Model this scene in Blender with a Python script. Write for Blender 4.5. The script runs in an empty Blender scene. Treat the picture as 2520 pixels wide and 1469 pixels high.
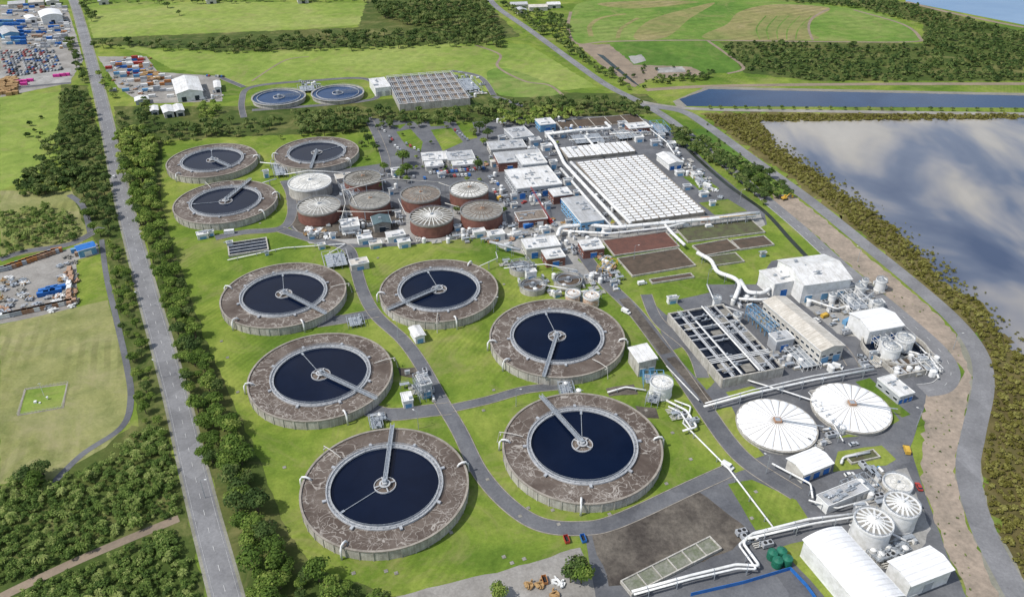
import bpy, math, random, numpy as np
from mathutils import Vector, Matrix
from mathutils.geometry import tessellate_polygon
RND=random.Random(11); NP=np.random.RandomState(5)
scene=bpy.context.scene; COL=scene.collection
H=240.0; F=1957.0; PITCH=math.radians(32.5); CP=math.cos(PITCH); SP=math.sin(PITCH)
GZ=0.14
# image pixel coordinates cast through the camera -> metres in the scene (plane at height z)
def S(u,v,z=0.0):
    a=(u-1260)/F; b=(734.5-v)/F
    t=(H-z)/(SP-b*CP)
    return (a*t,(CP+b*SP)*t)
def inside(p,poly):
    x,y=p; c=False; j=len(poly)-1
    for i in range(len(poly)):
        xi,yi=poly[i][:2]; xj,yj=poly[j][:2]
        if (yi>y)!=(yj>y) and x<(xj-xi)*(y-yi)/(yj-yi)+xi: c=not c
        j=i
    return c
# ---------------------------------------------------------------- materials
def newmat(name):
    m=bpy.data.materials.new(name); m.use_nodes=True
    nt=m.node_tree; b=nt.nodes['Principled BSDF']; return m,nt,b
def N(nt,t,**k):
    n=nt.nodes.new(t)
    for a,v in k.items():
        if a in n.inputs: n.inputs[a].default_value=v
        else: setattr(n,a,v)
    return n
def ramp(nt,fac,stops):
    r=nt.nodes.new('ShaderNodeValToRGB'); e=r.color_ramp.elements
    while len(e)<len(stops): e.new(0.5)
    for i,(p,c) in enumerate(stops):
        e[i].position=p; e[i].color=(c[0],c[1],c[2],1) if len(c)>2 else (c[0],)*3+(1,)
    nt.links.new(fac,r.inputs[0]); return r.outputs[0]
def mix(nt,f,a,b,mode='MIX'):
    n=nt.nodes.new('ShaderNodeMix'); n.data_type='RGBA'; n.blend_type=mode
    for sock,val in ((0,f),(6,a),(7,b)):
        if isinstance(val,(int,float)): n.inputs[sock].default_value=val
        elif isinstance(val,tuple): n.inputs[sock].default_value=(val[0],val[1],val[2],1)
        else: nt.links.new(val,n.inputs[sock])
    return n.outputs[2]
def noise(nt,co,scale,detail=4,rough=.6,dist=0):
    n=N(nt,'ShaderNodeTexNoise'); n.inputs['Scale'].default_value=scale; n.inputs['Detail'].default_value=detail
    n.inputs['Roughness'].default_value=rough; n.inputs['Distortion'].default_value=dist
    nt.links.new(co,n.inputs['Vector']); return n.outputs['Fac']
def coord(nt,rot=0,rnd=False,sc=(1,1,1)):
    t=N(nt,'ShaderNodeTexCoord'); out=t.outputs['Object']
    if rnd:
        oi=N(nt,'ShaderNodeObjectInfo'); mm=N(nt,'ShaderNodeVectorMath',operation='SCALE'); 
        cx=N(nt,'ShaderNodeCombineXYZ'); nt.links.new(oi.outputs['Random'],cx.inputs[0]); nt.links.new(oi.outputs['Random'],cx.inputs[1])
        nt.links.new(cx.outputs[0],mm.inputs[0]); mm.inputs['Scale'].default_value=500
        ad=N(nt,'ShaderNodeVectorMath',operation='ADD'); nt.links.new(out,ad.inputs[0]); nt.links.new(mm.outputs[0],ad.inputs[1]); out=ad.outputs[0]
    if rot or sc!=(1,1,1):
        mp=N(nt,'ShaderNodeMapping'); mp.inputs['Rotation'].default_value[2]=rot; mp.inputs['Scale'].default_value=sc
        nt.links.new(out,mp.inputs['Vector']); out=mp.outputs[0]
    return out
def simple(name,c,c2=None,scale=.5,rough=.8,metal=0,bump=0,rnd=True,fine=6,streak=0,fm=.35):
    m,nt,b=newmat(name); co=coord(nt,rnd=rnd)
    c2=c2 or tuple(x*.72 for x in c)
    f=noise(nt,co,scale,5,.65)
    col=ramp(nt,f,[(.35,c2),(.62,c)])
    g=noise(nt,co,fine,4,.65)
    col=mix(nt,fm,col,ramp(nt,g,[(.3,(.5,)),(.7,(1.05,))]),'MULTIPLY')
    if streak:
        s=noise(nt,coord(nt,rnd=True,sc=(1,1,.06)),1.1,4,.7); col=mix(nt,streak,col,ramp(nt,s,[(.38,(.42,.38,.33)),(.6,(1.05,1.05,1.05))]),'MULTIPLY')
    nt.links.new(col,b.inputs['Base Color']); b.inputs['Roughness'].default_value=rough; b.inputs['Metallic'].default_value=metal
    b.inputs['Specular IOR Level'].default_value=.3
    if bump:
        bp=N(nt,'ShaderNodeBump'); bp.inputs['Strength'].default_value=bump; bp.inputs['Distance'].default_value=.5
        nt.links.new(g,bp.inputs['Height']); nt.links.new(bp.outputs[0],b.inputs['Normal'])
    return m
def grass(name,c1,c2,c3,stripe=.0,rot=0,srow=.12,big=.012,dry=(.25,.225,.095),dr=.6):
    m,nt,b=newmat(name); co=coord(nt)
    f=noise(nt,co,big,7,.65,.6); col=ramp(nt,f,[(.38,c1),(.5,c2),(.62,c3)])
    f2=noise(nt,co,.09,7,.72,.6); col=mix(nt,.6,col,ramp(nt,f2,[(.34,(.55,.62,.5)),(.66,(1.3,1.2,1.2))]),'MULTIPLY')
    f4=noise(nt,co,.8,5,.75); col=mix(nt,.5,col,ramp(nt,f4,[(.3,(.6,)),(.7,(1.25,))]),'MULTIPLY')
    f3=noise(nt,co,.03,8,.75,1.0); col=mix(nt,ramp(nt,f3,[(.50,(0,)),(.68,(dr,))]),col,dry)
    if stripe:
        w=N(nt,'ShaderNodeTexWave'); w.inputs['Scale'].default_value=srow; w.inputs['Distortion'].default_value=6; w.inputs['Detail'].default_value=3; w.inputs['Detail Scale'].default_value=.1
        nt.links.new(coord(nt,rot),w.inputs['Vector'])
        sm=noise(nt,co,.02,3,.5); sc_=mix(nt,ramp(nt,sm,[(.45,(0,)),(.62,(1,))]),(1.,1.,1.),ramp(nt,w.outputs['Fac'],[(.3,(.62,)),(.7,(1.15,))]))
        col=mix(nt,stripe,col,sc_,'MULTIPLY')
    nt.links.new(col,b.inputs['Base Color']); b.inputs['Roughness'].default_value=.95; b.inputs['Specular IOR Level'].default_value=.1
    return m
def roofmat(name,c,pitch=.9,rough=.45,dirt=.35,axis=0):
    m,nt,b=newmat(name); co=coord(nt,rnd=True)
    base=coord(nt,rot=(math.pi/2 if axis else 0))
    w=N(nt,'ShaderNodeTexWave'); w.inputs['Scale'].default_value=1/pitch/3.14; nt.links.new(base,w.inputs['Vector'])
    d=noise(nt,co,.18,6,.7); g=noise(nt,co,1.6,4,.6)
    st=noise(nt,coord(nt,rnd=True,sc=(.08,1,1) if axis else (1,.08,1)),.9,4,.6)
    col=mix(nt,dirt,c,ramp(nt,d,[(.3,(.5,.47,.42)),(.6,(1,1,1))]),'MULTIPLY')
    col=mix(nt,dirt*.8,col,ramp(nt,st,[(.35,(.6,.57,.52)),(.6,(1,1,1))]),'MULTIPLY')
    col=mix(nt,dirt,col,ramp(nt,g,[(.3,(.75,)),(.6,(1,))]),'MULTIPLY')
    col=mix(nt,.35,col,ramp(nt,w.outputs['Fac'],[(.02,(.55,)),(.25,(1,))]),'MULTIPLY')
    nt.links.new(col,b.inputs['Base Color']); b.inputs['Roughness'].default_value=rough
    bp=N(nt,'ShaderNodeBump'); bp.inputs['Strength'].default_value=.5; bp.inputs['Distance'].default_value=.1
    nt.links.new(w.outputs['Fac'],bp.inputs['Height']); nt.links.new(bp.outputs[0],b.inputs['Normal'])
    return m
M={}
M['grass']=grass('lawn_grass',(.09,.155,.022),(.145,.21,.032),(.22,.265,.055),.22,math.radians(27.7),.11)
M['field']=grass('field_grass',(.16,.235,.045),(.21,.28,.06),(.26,.31,.09),.15,.3,.03,.006)
M['lush']=grass('lush_grass',(.07,.14,.025),(.09,.175,.03),(.13,.21,.04),.15,.3,.03,.006,dr=.3)
M['pale']=grass('pale_mown_grass',(.19,.205,.072),(.235,.245,.10),(.28,.27,.135),.4,math.radians(-20),.05,dry=(.30,.265,.15))
M['mound']=grass('mound_grass',(.09,.18,.032),(.13,.215,.042),(.19,.25,.07),.3,math.radians(70),.02,.006,dr=.5)
M['dry']=grass('dry_mown_grass',(.17,.20,.065),(.23,.215,.09),(.27,.235,.12),.4,math.radians(60),.025,.01,dr=.6)
M['dkgrass']=grass('scrub_ground',(.05,.08,.02),(.07,.10,.025),(.10,.11,.035))
M['mudveg']=grass('mangrove_mud',(.10,.085,.035),(.13,.115,.045),(.165,.145,.06),dr=.2)
def asphalt(name,c,c2):
    m,nt,b=newmat(name); co=coord(nt)
    col=ramp(nt,noise(nt,co,.06,6,.7),[(.35,c),(.65,c2)])
    col=mix(nt,.5,col,ramp(nt,noise(nt,co,.9,5,.7,.5),[(.3,(.6,)),(.7,(1.2,))]),'MULTIPLY')
    v=N(nt,'ShaderNodeTexVoronoi'); v.inputs['Scale'].default_value=.05; v.distance='CHEBYCHEV'; nt.links.new(coord(nt,.5),v.inputs['Vector'])
    col=mix(nt,.35,col,ramp(nt,v.outputs['Color'],[(.2,(.6,)),(.8,(1.15,))]),'MULTIPLY')
    nt.links.new(col,b.inputs['Base Color']); b.inputs['Roughness'].default_value=.9; b.inputs['Specular IOR Level'].default_value=.2
    return m
M['road']=asphalt('road_asphalt',(.17,.17,.175),(.24,.24,.245))
M['asph']=asphalt('plant_asphalt',(.10,.104,.115),(.16,.163,.17))
M['yard']=asphalt('yard_gravel',(.22,.205,.185),(.33,.315,.29))
M['verge']=asphalt('gravel_shoulder',(.20,.20,.15),(.28,.27,.23))
M['conc_ground']=asphalt('concrete_apron',(.24,.235,.22),(.38,.37,.35))
M['tan']=simple('gravel_bank',(.37,.30,.235),(.25,.21,.165),.08,.95,rnd=False,fine=.5,fm=.6)
M['dirt']=simple('bare_dirt',(.28,.22,.16),(.20,.16,.12),.06,.95,rnd=False,fine=.8)
M['soil']=simple('dark_soil',(.16,.14,.115),(.065,.055,.047),.07,.95,rnd=False,fine=.45,bump=1.0,fm=.85)
M['redbed']=simple('red_scoria',(.145,.068,.052),(.105,.055,.044),.25,.95,fine=2)
M['brnbed']=simple('brown_bark',(.11,.08,.058),(.07,.055,.04),.2,.95,fine=2)
M['grnbed']=simple('weedy_bark',(.11,.125,.055),(.085,.075,.05),.2,.95,fine=1.2,fm=.6)
M['gvbed']=simple('weedy_grey_gravel',(.24,.24,.20),(.14,.16,.10),.4,.95,fine=1.2,fm=.6)
M['conc']=simple('concrete',(.54,.52,.47),(.36,.345,.31),.25,.85,fine=1.5,streak=.45)
M['rim']=simple('rim_concrete',(.34,.305,.26),(.22,.195,.165),.3,.9,fine=1.5)
M['concd']=simple('weathered_concrete',(.30,.285,.25),(.18,.17,.15),.3,.9,fine=1.5)
M['walk']=simple('walkway_concrete',(.50,.51,.52),(.34,.35,.36),.4,.8)
M['steel']=simple('galvanised_steel',(.46,.49,.52),(.30,.33,.36),1,.45,.3)
M['white']=simple('white_paint',(.80,.80,.79),(.62,.62,.59),.4,.5)
M['panel']=simple('panel_sheet',(.80,.80,.79),(.66,.66,.65),.07,.5,fine=.35,fm=.3)
M['membrane']=simple('white_membrane',(.82,.82,.81),(.78,.78,.77),.15,.5,fine=1.5,fm=.1)
M['offw']=simple('cream_paint',(.60,.58,.53),(.44,.42,.38),.4,.6)
M['grey']=simple('grey_cladding',(.42,.44,.46),(.32,.33,.35),.3,.6)
M['blue']=simple('blue_paint',(.03,.17,.52),(.02,.12,.38),.5,.5)
M['lblue']=simple('sky_blue_paint',(.16,.36,.56),(.12,.28,.46),.5,.5)
M['red']=simple('red_paint',(.50,.06,.045),(.34,.045,.035),.5,.5)
M['yellow']=simple('yellow_paint',(.66,.42,.06),(.5,.30,.05),.5,.5)
M['green']=simple('green_plastic',(.02,.16,.10),(.015,.11,.07),.5,.45)
M['orange']=simple('orange_paint',(.50,.22,.07),(.36,.15,.06),.5,.6)
M['pink']=simple('magenta_paint',(.72,.06,.35),(.55,.05,.28),.5,.5)
M['rust']=simple('rusty_steel',(.33,.17,.10),(.42,.31,.22),.8,.85)
M['rustw']=simple('rust_streaked_white',(.72,.67,.58),(.48,.26,.14),.35,.7)
M['wood']=simple('stacked_timber',(.42,.27,.12),(.3,.18,.08),.8,.8)
M['dark']=simple('dark_rubber',(.03,.03,.032),(.02,.02,.02),1,.7)
M['glass']=simple('window_glass',(.03,.045,.06),(.02,.03,.045),.5,.12)
M['brick']=simple('brown_brick',(.22,.10,.075),(.16,.07,.055),.4,.85,fine=3)
M['line']=simple('road_paint',(.62,.62,.60),(.35,.35,.34),.6,.8)
M['bark']=simple('tree_bark',(.11,.085,.06),(.06,.05,.035),1,.95)
M['rw']=roofmat('white_metal_roof',(.76,.76,.75),.9,.5,.6); M['rw2']=roofmat('white_metal_roof_clean',(.84,.84,.84),2.2,.4,.3,1)
M['rg']=roofmat('grey_metal_roof',(.50,.51,.52),.9,.5,.6); M['rc']=roofmat('cream_metal_roof',(.66,.62,.55),1.6,.55,.65,1)
M['rb']=roofmat('brown_flat_roof',(.24,.20,.165),2.5,.9,.6); M['rt']=roofmat('teal_roof',(.09,.14,.15),.9)
M['tw']=simple('tank_roof_white',(.72,.71,.67),(.48,.47,.43),.3,.55,fine=1); M['tg']=simple('tank_roof_grey',(.32,.31,.28),(.20,.19,.17),.3,.8,fine=1)
M['tb']=simple('tank_roof_brown',(.24,.19,.15),(.15,.12,.095),.3,.85,fine=1); M['td']=simple('tank_roof_dark',(.12,.11,.09),(.18,.16,.13),.3,.85,fine=1)
def water(name,c,c2,scale,rough,spec=.5,bump=.15,bs=.6):
    m,nt,b=newmat(name); co=coord(nt,rnd=True)
    col=ramp(nt,noise(nt,co,scale,5,.6,.6),[(.35,c),(.65,c2)])
    nt.links.new(col,b.inputs['Base Color']); b.inputs['Roughness'].default_value=rough; b.inputs['IOR'].default_value=1.33; b.inputs['Specular IOR Level'].default_value=spec
    bp=N(nt,'ShaderNodeBump'); bp.inputs['Strength'].default_value=bump; bp.inputs['Distance'].default_value=.2
    nt.links.new(noise(nt,co,bs,4,.6),bp.inputs['Height']); nt.links.new(bp.outputs[0],b.inputs['Normal'])
    return m
M['wdark']=water('clarifier_water',(.0022,.0055,.018),(.0035,.008,.024),.05,.05,.25,.04)
M['wcell']=water('reactor_liquor',(.003,.006,.014),(.008,.012,.022),.3,.12,.3)
M['wcanal']=water('canal_water',(.02,.028,.022),(.035,.04,.03),.1,.2,.2)
M['wblue']=water('blue_tank_water',(.008,.03,.085),(.012,.042,.115),.08,.12,.3)
M['wpond']=water('pond_water',(.009,.028,.075),(.018,.048,.11),.012,.12,.4)
M['wsea']=water('bay_water',(.07,.15,.28),(.13,.22,.34),.004,.15)
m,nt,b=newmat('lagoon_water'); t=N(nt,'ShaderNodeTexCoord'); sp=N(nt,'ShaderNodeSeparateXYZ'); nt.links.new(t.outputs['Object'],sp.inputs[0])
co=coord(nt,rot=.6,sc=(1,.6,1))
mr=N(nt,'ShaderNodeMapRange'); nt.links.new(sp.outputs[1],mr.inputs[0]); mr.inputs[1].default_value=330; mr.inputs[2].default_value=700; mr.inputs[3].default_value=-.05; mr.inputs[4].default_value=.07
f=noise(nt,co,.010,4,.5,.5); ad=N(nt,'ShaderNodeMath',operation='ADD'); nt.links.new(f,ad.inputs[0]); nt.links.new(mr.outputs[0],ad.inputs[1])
col=ramp(nt,ad.outputs[0],[(.36,(.06,.08,.13)),(.45,(.11,.13,.175)),(.52,(.21,.21,.22)),(.59,(.31,.29,.255)),(.70,(.38,.355,.31))])  # cloud and sky reflections painted into the base colour as pale and dark-blue patches
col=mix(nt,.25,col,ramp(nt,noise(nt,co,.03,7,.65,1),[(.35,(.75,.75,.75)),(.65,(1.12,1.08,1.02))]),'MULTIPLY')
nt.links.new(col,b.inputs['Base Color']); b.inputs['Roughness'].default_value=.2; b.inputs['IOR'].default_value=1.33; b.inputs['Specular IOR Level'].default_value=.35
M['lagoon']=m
M['mud']=simple('tidal_mud',(.26,.24,.20),(.19,.175,.14),.05,.6,rnd=False,fine=.5)
m,nt,b=newmat('brown_froth'); co=coord(nt,rnd=True)
def thread(scl,wd,dist,det=4):
    f=noise(nt,co,scl,det,.5,dist)
    return ramp(nt,f,[(.5-wd,(0,)),(.5-wd*.25,(1,)),(.5+wd*.25,(1,)),(.5+wd,(0,))])
nn=N(nt,'ShaderNodeTexNoise'); nn.inputs['Scale'].default_value=.25; nn.inputs['Detail'].default_value=4; nt.links.new(co,nn.inputs['Vector'])
sc=N(nt,'ShaderNodeVectorMath',operation='SCALE'); sc.inputs['Scale'].default_value=6.0; nt.links.new(nn.outputs['Color'],sc.inputs[0])
ad=N(nt,'ShaderNodeVectorMath',operation='ADD'); nt.links.new(co,ad.inputs[0]); nt.links.new(sc.outputs[0],ad.inputs[1])
v=N(nt,'ShaderNodeTexVoronoi'); v.feature='DISTANCE_TO_EDGE'; v.inputs['Scale'].default_value=.17; nt.links.new(ad.outputs[0],v.inputs['Vector'])
vv=ramp(nt,v.outputs['Distance'],[(0,(.85,)),(.03,(0,))])
base=ramp(nt,noise(nt,co,.09,6,.65,.5),[(.36,(.078,.058,.046)),(.5,(.11,.086,.07)),(.64,(.145,.118,.098))])
base=mix(nt,.4,base,ramp(nt,noise(nt,co,.6,5,.7),[(.3,(.65,)),(.7,(1.15,))]),'MULTIPLY')
m1=ramp(nt,noise(nt,co,.05,3,.5),[(.48,(0,)),(.58,(.7,))]); m2=ramp(nt,noise(nt,co,.04,3,.5),[(.40,(0,)),(.5,(.9,))])
col=mix(nt,mix(nt,1.0,thread(.12,.012,.8,2),m2,'MULTIPLY'),base,(.36,.33,.295))
col=mix(nt,mix(nt,1.0,vv,m2,'MULTIPLY'),col,(.38,.35,.31))
col=mix(nt,mix(nt,1.0,thread(.3,.016,.6,2),m1,'MULTIPLY'),col,(.32,.29,.26))
nt.links.new(col,b.inputs['Base Color']); b.inputs['Roughness'].default_value=.7; b.inputs['Specular IOR Level'].default_value=.3
M['scum']=m
def leaf(name,stops,rr=.45):
    m,nt,b=newmat(name); a=N(nt,'ShaderNodeAttribute'); a.attribute_name='tone'
    oi=N(nt,'ShaderNodeObjectInfo'); mt=N(nt,'ShaderNodeMath',operation='MULTIPLY_ADD')
    nt.links.new(oi.outputs['Random'],mt.inputs[0]); mt.inputs[1].default_value=rr; nt.links.new(a.outputs['Fac'],mt.inputs[2])
    col=ramp(nt,mt.outputs[0],stops)
    nt.links.new(col,b.inputs['Base Color']); b.inputs['Roughness'].default_value=.75; b.inputs['Specular IOR Level'].default_value=.15
    tr=N(nt,'ShaderNodeBsdfTranslucent'); nt.links.new(col,tr.inputs['Color']); ms=N(nt,'ShaderNodeMixShader'); ms.inputs[0].default_value=.38
    nt.links.new(b.outputs[0],ms.inputs[1]); nt.links.new(tr.outputs[0],ms.inputs[2]); nt.links.new(ms.outputs[0],nt.nodes['Material Output'].inputs['Surface'])
    return m
M['leaf']=leaf('broadleaf_foliage',[(.0,(.05,.09,.018)),(.35,(.105,.175,.032)),(.7,(.18,.265,.05)),(.98,(.29,.35,.085))])
M['leafd']=leaf('dark_foliage',[(.0,(.035,.065,.02)),(.35,(.07,.118,.032)),(.7,(.12,.175,.048)),(.98,(.20,.24,.078))])
M['leafb']=leaf('bush_foliage',[(.0,(.04,.075,.018)),(.35,(.085,.145,.032)),(.7,(.17,.25,.055)),(.95,(.36,.42,.14))])
M['mang']=leaf('mangrove_foliage',[(.0,(.085,.08,.018)),(.4,(.15,.14,.03)),(.75,(.21,.20,.05)),(.98,(.29,.28,.085))])
# ---------------------------------------------------------------- mesh building
class MB:
    def __init__(s): s.v=[];s.f=[];s.m=[]
    def add(s,vs,fs,mi=0):
        o=len(s.v); s.v+=[tuple(p) for p in vs]; s.f+=[tuple(i+o for i in f) for f in fs]; s.m+=[mi]*len(fs); return s
    def box(s,cx,cy,cz,sx,sy,sz,rot=0,mi=0):
        c,n=math.cos(rot),math.sin(rot); vs=[]
        for z in (-.5,.5):
            for x,y in ((-.5,-.5),(.5,-.5),(.5,.5),(-.5,.5)):
                X,Y=x*sx,y*sy; vs.append((cx+X*c-Y*n,cy+X*n+Y*c,cz+z*sz))
        return s.add(vs,[(0,3,2,1),(4,5,6,7),(0,1,5,4),(1,2,6,5),(2,3,7,6),(3,0,4,7)],mi)
    def beam(s,p,q,w,h=None,mi=0):
        h=h or w; p=Vector(p);q=Vector(q);d=(q-p)
        if d.length<1e-6: return s
        d.normalize(); up=Vector((0,0,1))
        if abs(d.z)>.98: up=Vector((0,1,0))
        r=d.cross(up).normalized(); u=r.cross(d)
        vs=[]
        for e in (p,q):
            for a,b in ((-.5,-.5),(.5,-.5),(.5,.5),(-.5,.5)): vs.append(e+r*(a*w)+u*(b*h))
        return s.add(vs,[(3,2,1,0),(4,5,6,7),(0,1,5,4),(1,2,6,5),(2,3,7,6),(3,0,4,7)],mi)
    def cyl(s,cx,cy,z0,z1,r0,r1=None,n=24,mi=0,cap=True,capb=False):
        r1=r0 if r1 is None else r1
        vs=[(cx+r0*math.cos(2*math.pi*i/n),cy+r0*math.sin(2*math.pi*i/n),z0) for i in range(n)]+[(cx+r1*math.cos(2*math.pi*i/n),cy+r1*math.sin(2*math.pi*i/n),z1) for i in range(n)]
        fs=[(i,(i+1)%n,n+(i+1)%n,n+i) for i in range(n)]
        if cap: fs.append(tuple(range(n,2*n)))
        if capb: fs.append(tuple(reversed(range(n))))
        return s.add(vs,fs,mi)
    def ring(s,r0,r1,z0,z1,n=96,mi=0,cx=0,cy=0):
        vs=[]
        for r,z in ((r0,z0),(r0,z1),(r1,z1),(r1,z0)):
            vs+=[(cx+r*math.cos(2*math.pi*i/n),cy+r*math.sin(2*math.pi*i/n),z) for i in range(n)]
        fs=[]
        for k in range(3):
            for i in range(n): j=(i+1)%n; fs.append((k*n+i,(k+1)*n+i,(k+1)*n+j,k*n+j))
        return s.add(vs,fs,mi)
    def disc(s,r0,r1,z,n=96,mi=0):
        if r0<=0: return s.add([(r1*math.cos(2*math.pi*i/n),r1*math.sin(2*math.pi*i/n),z) for i in range(n)],[tuple(range(n))],mi)
        vs=[(r*math.cos(2*math.pi*i/n),r*math.sin(2*math.pi*i/n),z) for r in (r0,r1) for i in range(n)]
        return s.add(vs,[(i,n+i,n+(i+1)%n,(i+1)%n) for i in range(n)],mi)
    def tube(s,pts,r,n=8,mi=0):
        P=[Vector(p) for p in pts]; rings=[]
        for i,p in enumerate(P):
            d=Vector((0,0,0))
            if i>0: d+=(P[i]-P[i-1]).normalized()
            if i<len(P)-1: d+=(P[i+1]-P[i]).normalized()
            if d.length<1e-5: d=Vector((1,0,0))
            d.normalize(); up=Vector((0,0,1)) if abs(d.z)<.9 else Vector((0,1,0))
            a=d.cross(up).normalized(); b=a.cross(d)
            rings+= [p+a*(r*math.cos(2*math.pi*k/n))+b*(r*math.sin(2*math.pi*k/n)) for k in range(n)]
        fs=[]
        for i in range(len(P)-1):
            for k in range(n): fs.append((i*n+k,(i+1)*n+k,(i+1)*n+(k+1)%n,i*n+(k+1)%n))
        fs.append(tuple(range(n))); fs.append(tuple((len(P)-1)*n+k for k in reversed(range(n))))
        return s.add(rings,fs,mi)
    def mesh(s,name,mats,smooth=False):
        me=bpy.data.meshes.new(name); me.from_pydata(s.v,[],s.f); me.polygons.foreach_set('material_index',s.m)
        for m in mats: me.materials.append(M[m] if isinstance(m,str) else m)
        if smooth: me.polygons.foreach_set('use_smooth',[True]*len(s.f))
        me.update(); return me
def put(name,me,parent=None,loc=(0,0,0),rz=0):
    o=bpy.data.objects.new(name,me); COL.objects.link(o); o.location=loc; o.rotation_euler[2]=rz
    if parent: o.parent=parent
    return o
def thing(name,label,cat,loc=(0,0,0),rz=0,group=None,me=None):
    o=put(name,me,None,loc,rz); o['label']=label; o['category']=cat
    if group: o['group']=group
    return o
def part(b,name,mats,parent,label=None,smooth=False):
    o=put(name,b.mesh(name,mats,smooth),parent)
    if label: o['label']=label
    return o
def cat_rom(p,closed=False,k=6):
    n=len(p); out=[]
    rng=range(n) if closed else range(n-1)
    for i in rng:
        if closed: a,b,c,d=p[(i-1)%n],p[i],p[(i+1)%n],p[(i+2)%n]
        else: a,b,c,d=p[max(i-1,0)],p[i],p[i+1],p[min(i+2,n-1)]
        for j in range(k):
            t=j/k
            out.append(tuple(.5*((2*b[q])+(-a[q]+c[q])*t+(2*a[q]-5*b[q]+4*c[q]-d[q])*t*t+(-a[q]+3*b[q]-3*c[q]+d[q])*t**3) for q in (0,1)))
    if not closed: out.append(tuple(p[-1]))
    return out
SI=[0]
def sheet(name,px,mat,lvl,smooth=False,jit=0.0,step=4):
    SI[0]+=1; z=lvl*.018+SI[0]%9*.0018
    P=[S(*q) for q in px]
    if smooth: P=cat_rom(P,True,6)
    if jit:
        Q=[]
        for i in range(len(P)):
            a,b=P[i],P[(i+1)%len(P)]; L=math.dist(a,b); k=max(1,min(90,int(L/step)))
            for j in range(k): t=j/k; Q.append((a[0]+(b[0]-a[0])*t+RND.uniform(-jit,jit),a[1]+(b[1]-a[1])*t+RND.uniform(-jit,jit)))
        P=Q
    tr=tessellate_polygon([[Vector((x,y,0)) for x,y in P]])
    me=bpy.data.meshes.new(name); me.from_pydata([(x,y,z) for x,y in P],[],[tuple(t) for t in tr]); me.materials.append(M[mat]); me.update()
    for p in me.polygons:
        if p.normal.z<0: p.flip()
    o=put(name,me); o['kind']='structure'; return o
def offset(P,d):
    out=[]
    for i in range(len(P)):
        a=P[max(i-1,0)]; b=P[min(i+1,len(P)-1)]; dx,dy=b[0]-a[0],b[1]-a[1]; L=math.hypot(dx,dy) or 1
        out.append((P[i][0]-dy/L*d,P[i][1]+dx/L*d))
    return out
def strip(name,px,w,mat,lvl,h=0,kerb=False,world=None):
    SI[0]+=1; z=lvl*.018+SI[0]%9*.0018+h
    P=world or cat_rom([S(*q) for q in px],False,8)
    A=offset(P,w/2);B=offset(P,-w/2); n=len(P)
    vs=[(x,y,z) for x,y in A]+[(x,y,z) for x,y in B]
    fs=[(n+i,n+i+1,i+1,i) for i in range(n-1)]
    me=bpy.data.meshes.new(name); me.from_pydata(vs,[],fs); me.materials.append(M[mat]); me.update()
    o=put(name,me); o['kind']='structure'
    if kerb:
        kb=MB()
        for s in (1,-1):
            C=offset(P,s*(w/2+.2)); a=offset(C,.17); b=offset(C,-.17); zz=z+.12
            vv=[(x,y,zz) for x,y in a]+[(x,y,zz) for x,y in b]+[(x,y,0) for x,y in a]+[(x,y,0) for x,y in b]
            kb.add(vv,[(n+i,n+i+1,i+1,i) for i in range(n-1)]+[(i,i+1,2*n+i+1,2*n+i) for i in range(n-1)]+[(3*n+i,3*n+i+1,n+i+1,n+i) for i in range(n-1)])
        k=put('kerb',kb.mesh('kerb',['rim'])); k['kind']='structure'
    return P
def dashes(P,off,on,gap,w,z=.2,name='road_marking'):
    Q=offset(P,off); b=MB(); acc=0; onn=True; 
    for i in range(len(Q)-1):
        a,c=Vector(Q[i]),Vector(Q[i+1]); L=(c-a).length; t=0
        while t<L:
            step=min((on if onn else gap)-acc,L-t)
            if onn:
                p=a.lerp(c,t/L);q=a.lerp(c,(t+step)/L); d=(c-a).normalized(); nrm=Vector((-d.y,d.x))*w/2
                b.add([(p.x-nrm.x,p.y-nrm.y,z),(q.x-nrm.x,q.y-nrm.y,z),(q.x+nrm.x,q.y+nrm.y,z),(p.x+nrm.x,p.y+nrm.y,z)],[(0,1,2,3)])
            t+=step; acc+=step
            if acc>=(on if onn else gap)-1e-6: acc=0; onn=not onn
    o=put(name,b.mesh(name,['line'])); o['kind']='structure'
# ---------------------------------------------------------------- ground
g=MB(); g.add([(-4000,-600,0),(4000,-600,0),(4000,9000,0),(-4000,9000,0)],[(0,1,2,3)]); o=put('ground',g.mesh('ground',['grass'])); o['kind']='structure'
sheet('field',[(205,8),(560,5),(905,8),(960,45),(880,62),(480,92),(230,95)],'field',1,jit=1)
sheet('field',[(230,100),(400,125),(600,130),(1180,103),(1300,110),(1470,215),(1200,240),(1100,170),(900,190),(600,215),(540,185),(420,170),(360,135)],'field',1,jit=1)
sheet('field',[(1200,180),(1250,170),(1370,215),(1360,236),(1230,234)],'mound',2,smooth=True,jit=1)
sheet('field',[(0,230),(150,228),(160,330),(120,420),(0,470)],'field',1,jit=.5)
sheet('field',[(0,470),(210,470),(220,560),(200,600),(0,640)],'pale',1,jit=.5)
sheet('field',[(0,800),(265,738),(290,830),(312,900),(325,990),(318,1040),(260,1100),(150,1160),(130,1185),(0,1190)],'pale',2,jit=.3)
sheet('field',[(1405,30),(1480,0),(1860,0),(2120,25),(2230,60),(2260,90),(2240,103),(1850,98),(1600,98),(1430,108),(1400,75)],'mound',2,smooth=True)
sheet('field',[(1735,96),(1790,60),(1820,30),(1900,12),(2040,20),(2000,50),(1992,80),(2000,98)],'dry',3,smooth=True)
sheet('field',[(1600,50),(1700,20),(1760,8),(1700,45),(1640,92),(1560,95)],'dry',3,smooth=True); sheet('field',[(1470,10),(1600,2),(1720,6),(1560,22)],'dry',3,smooth=True)
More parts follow.
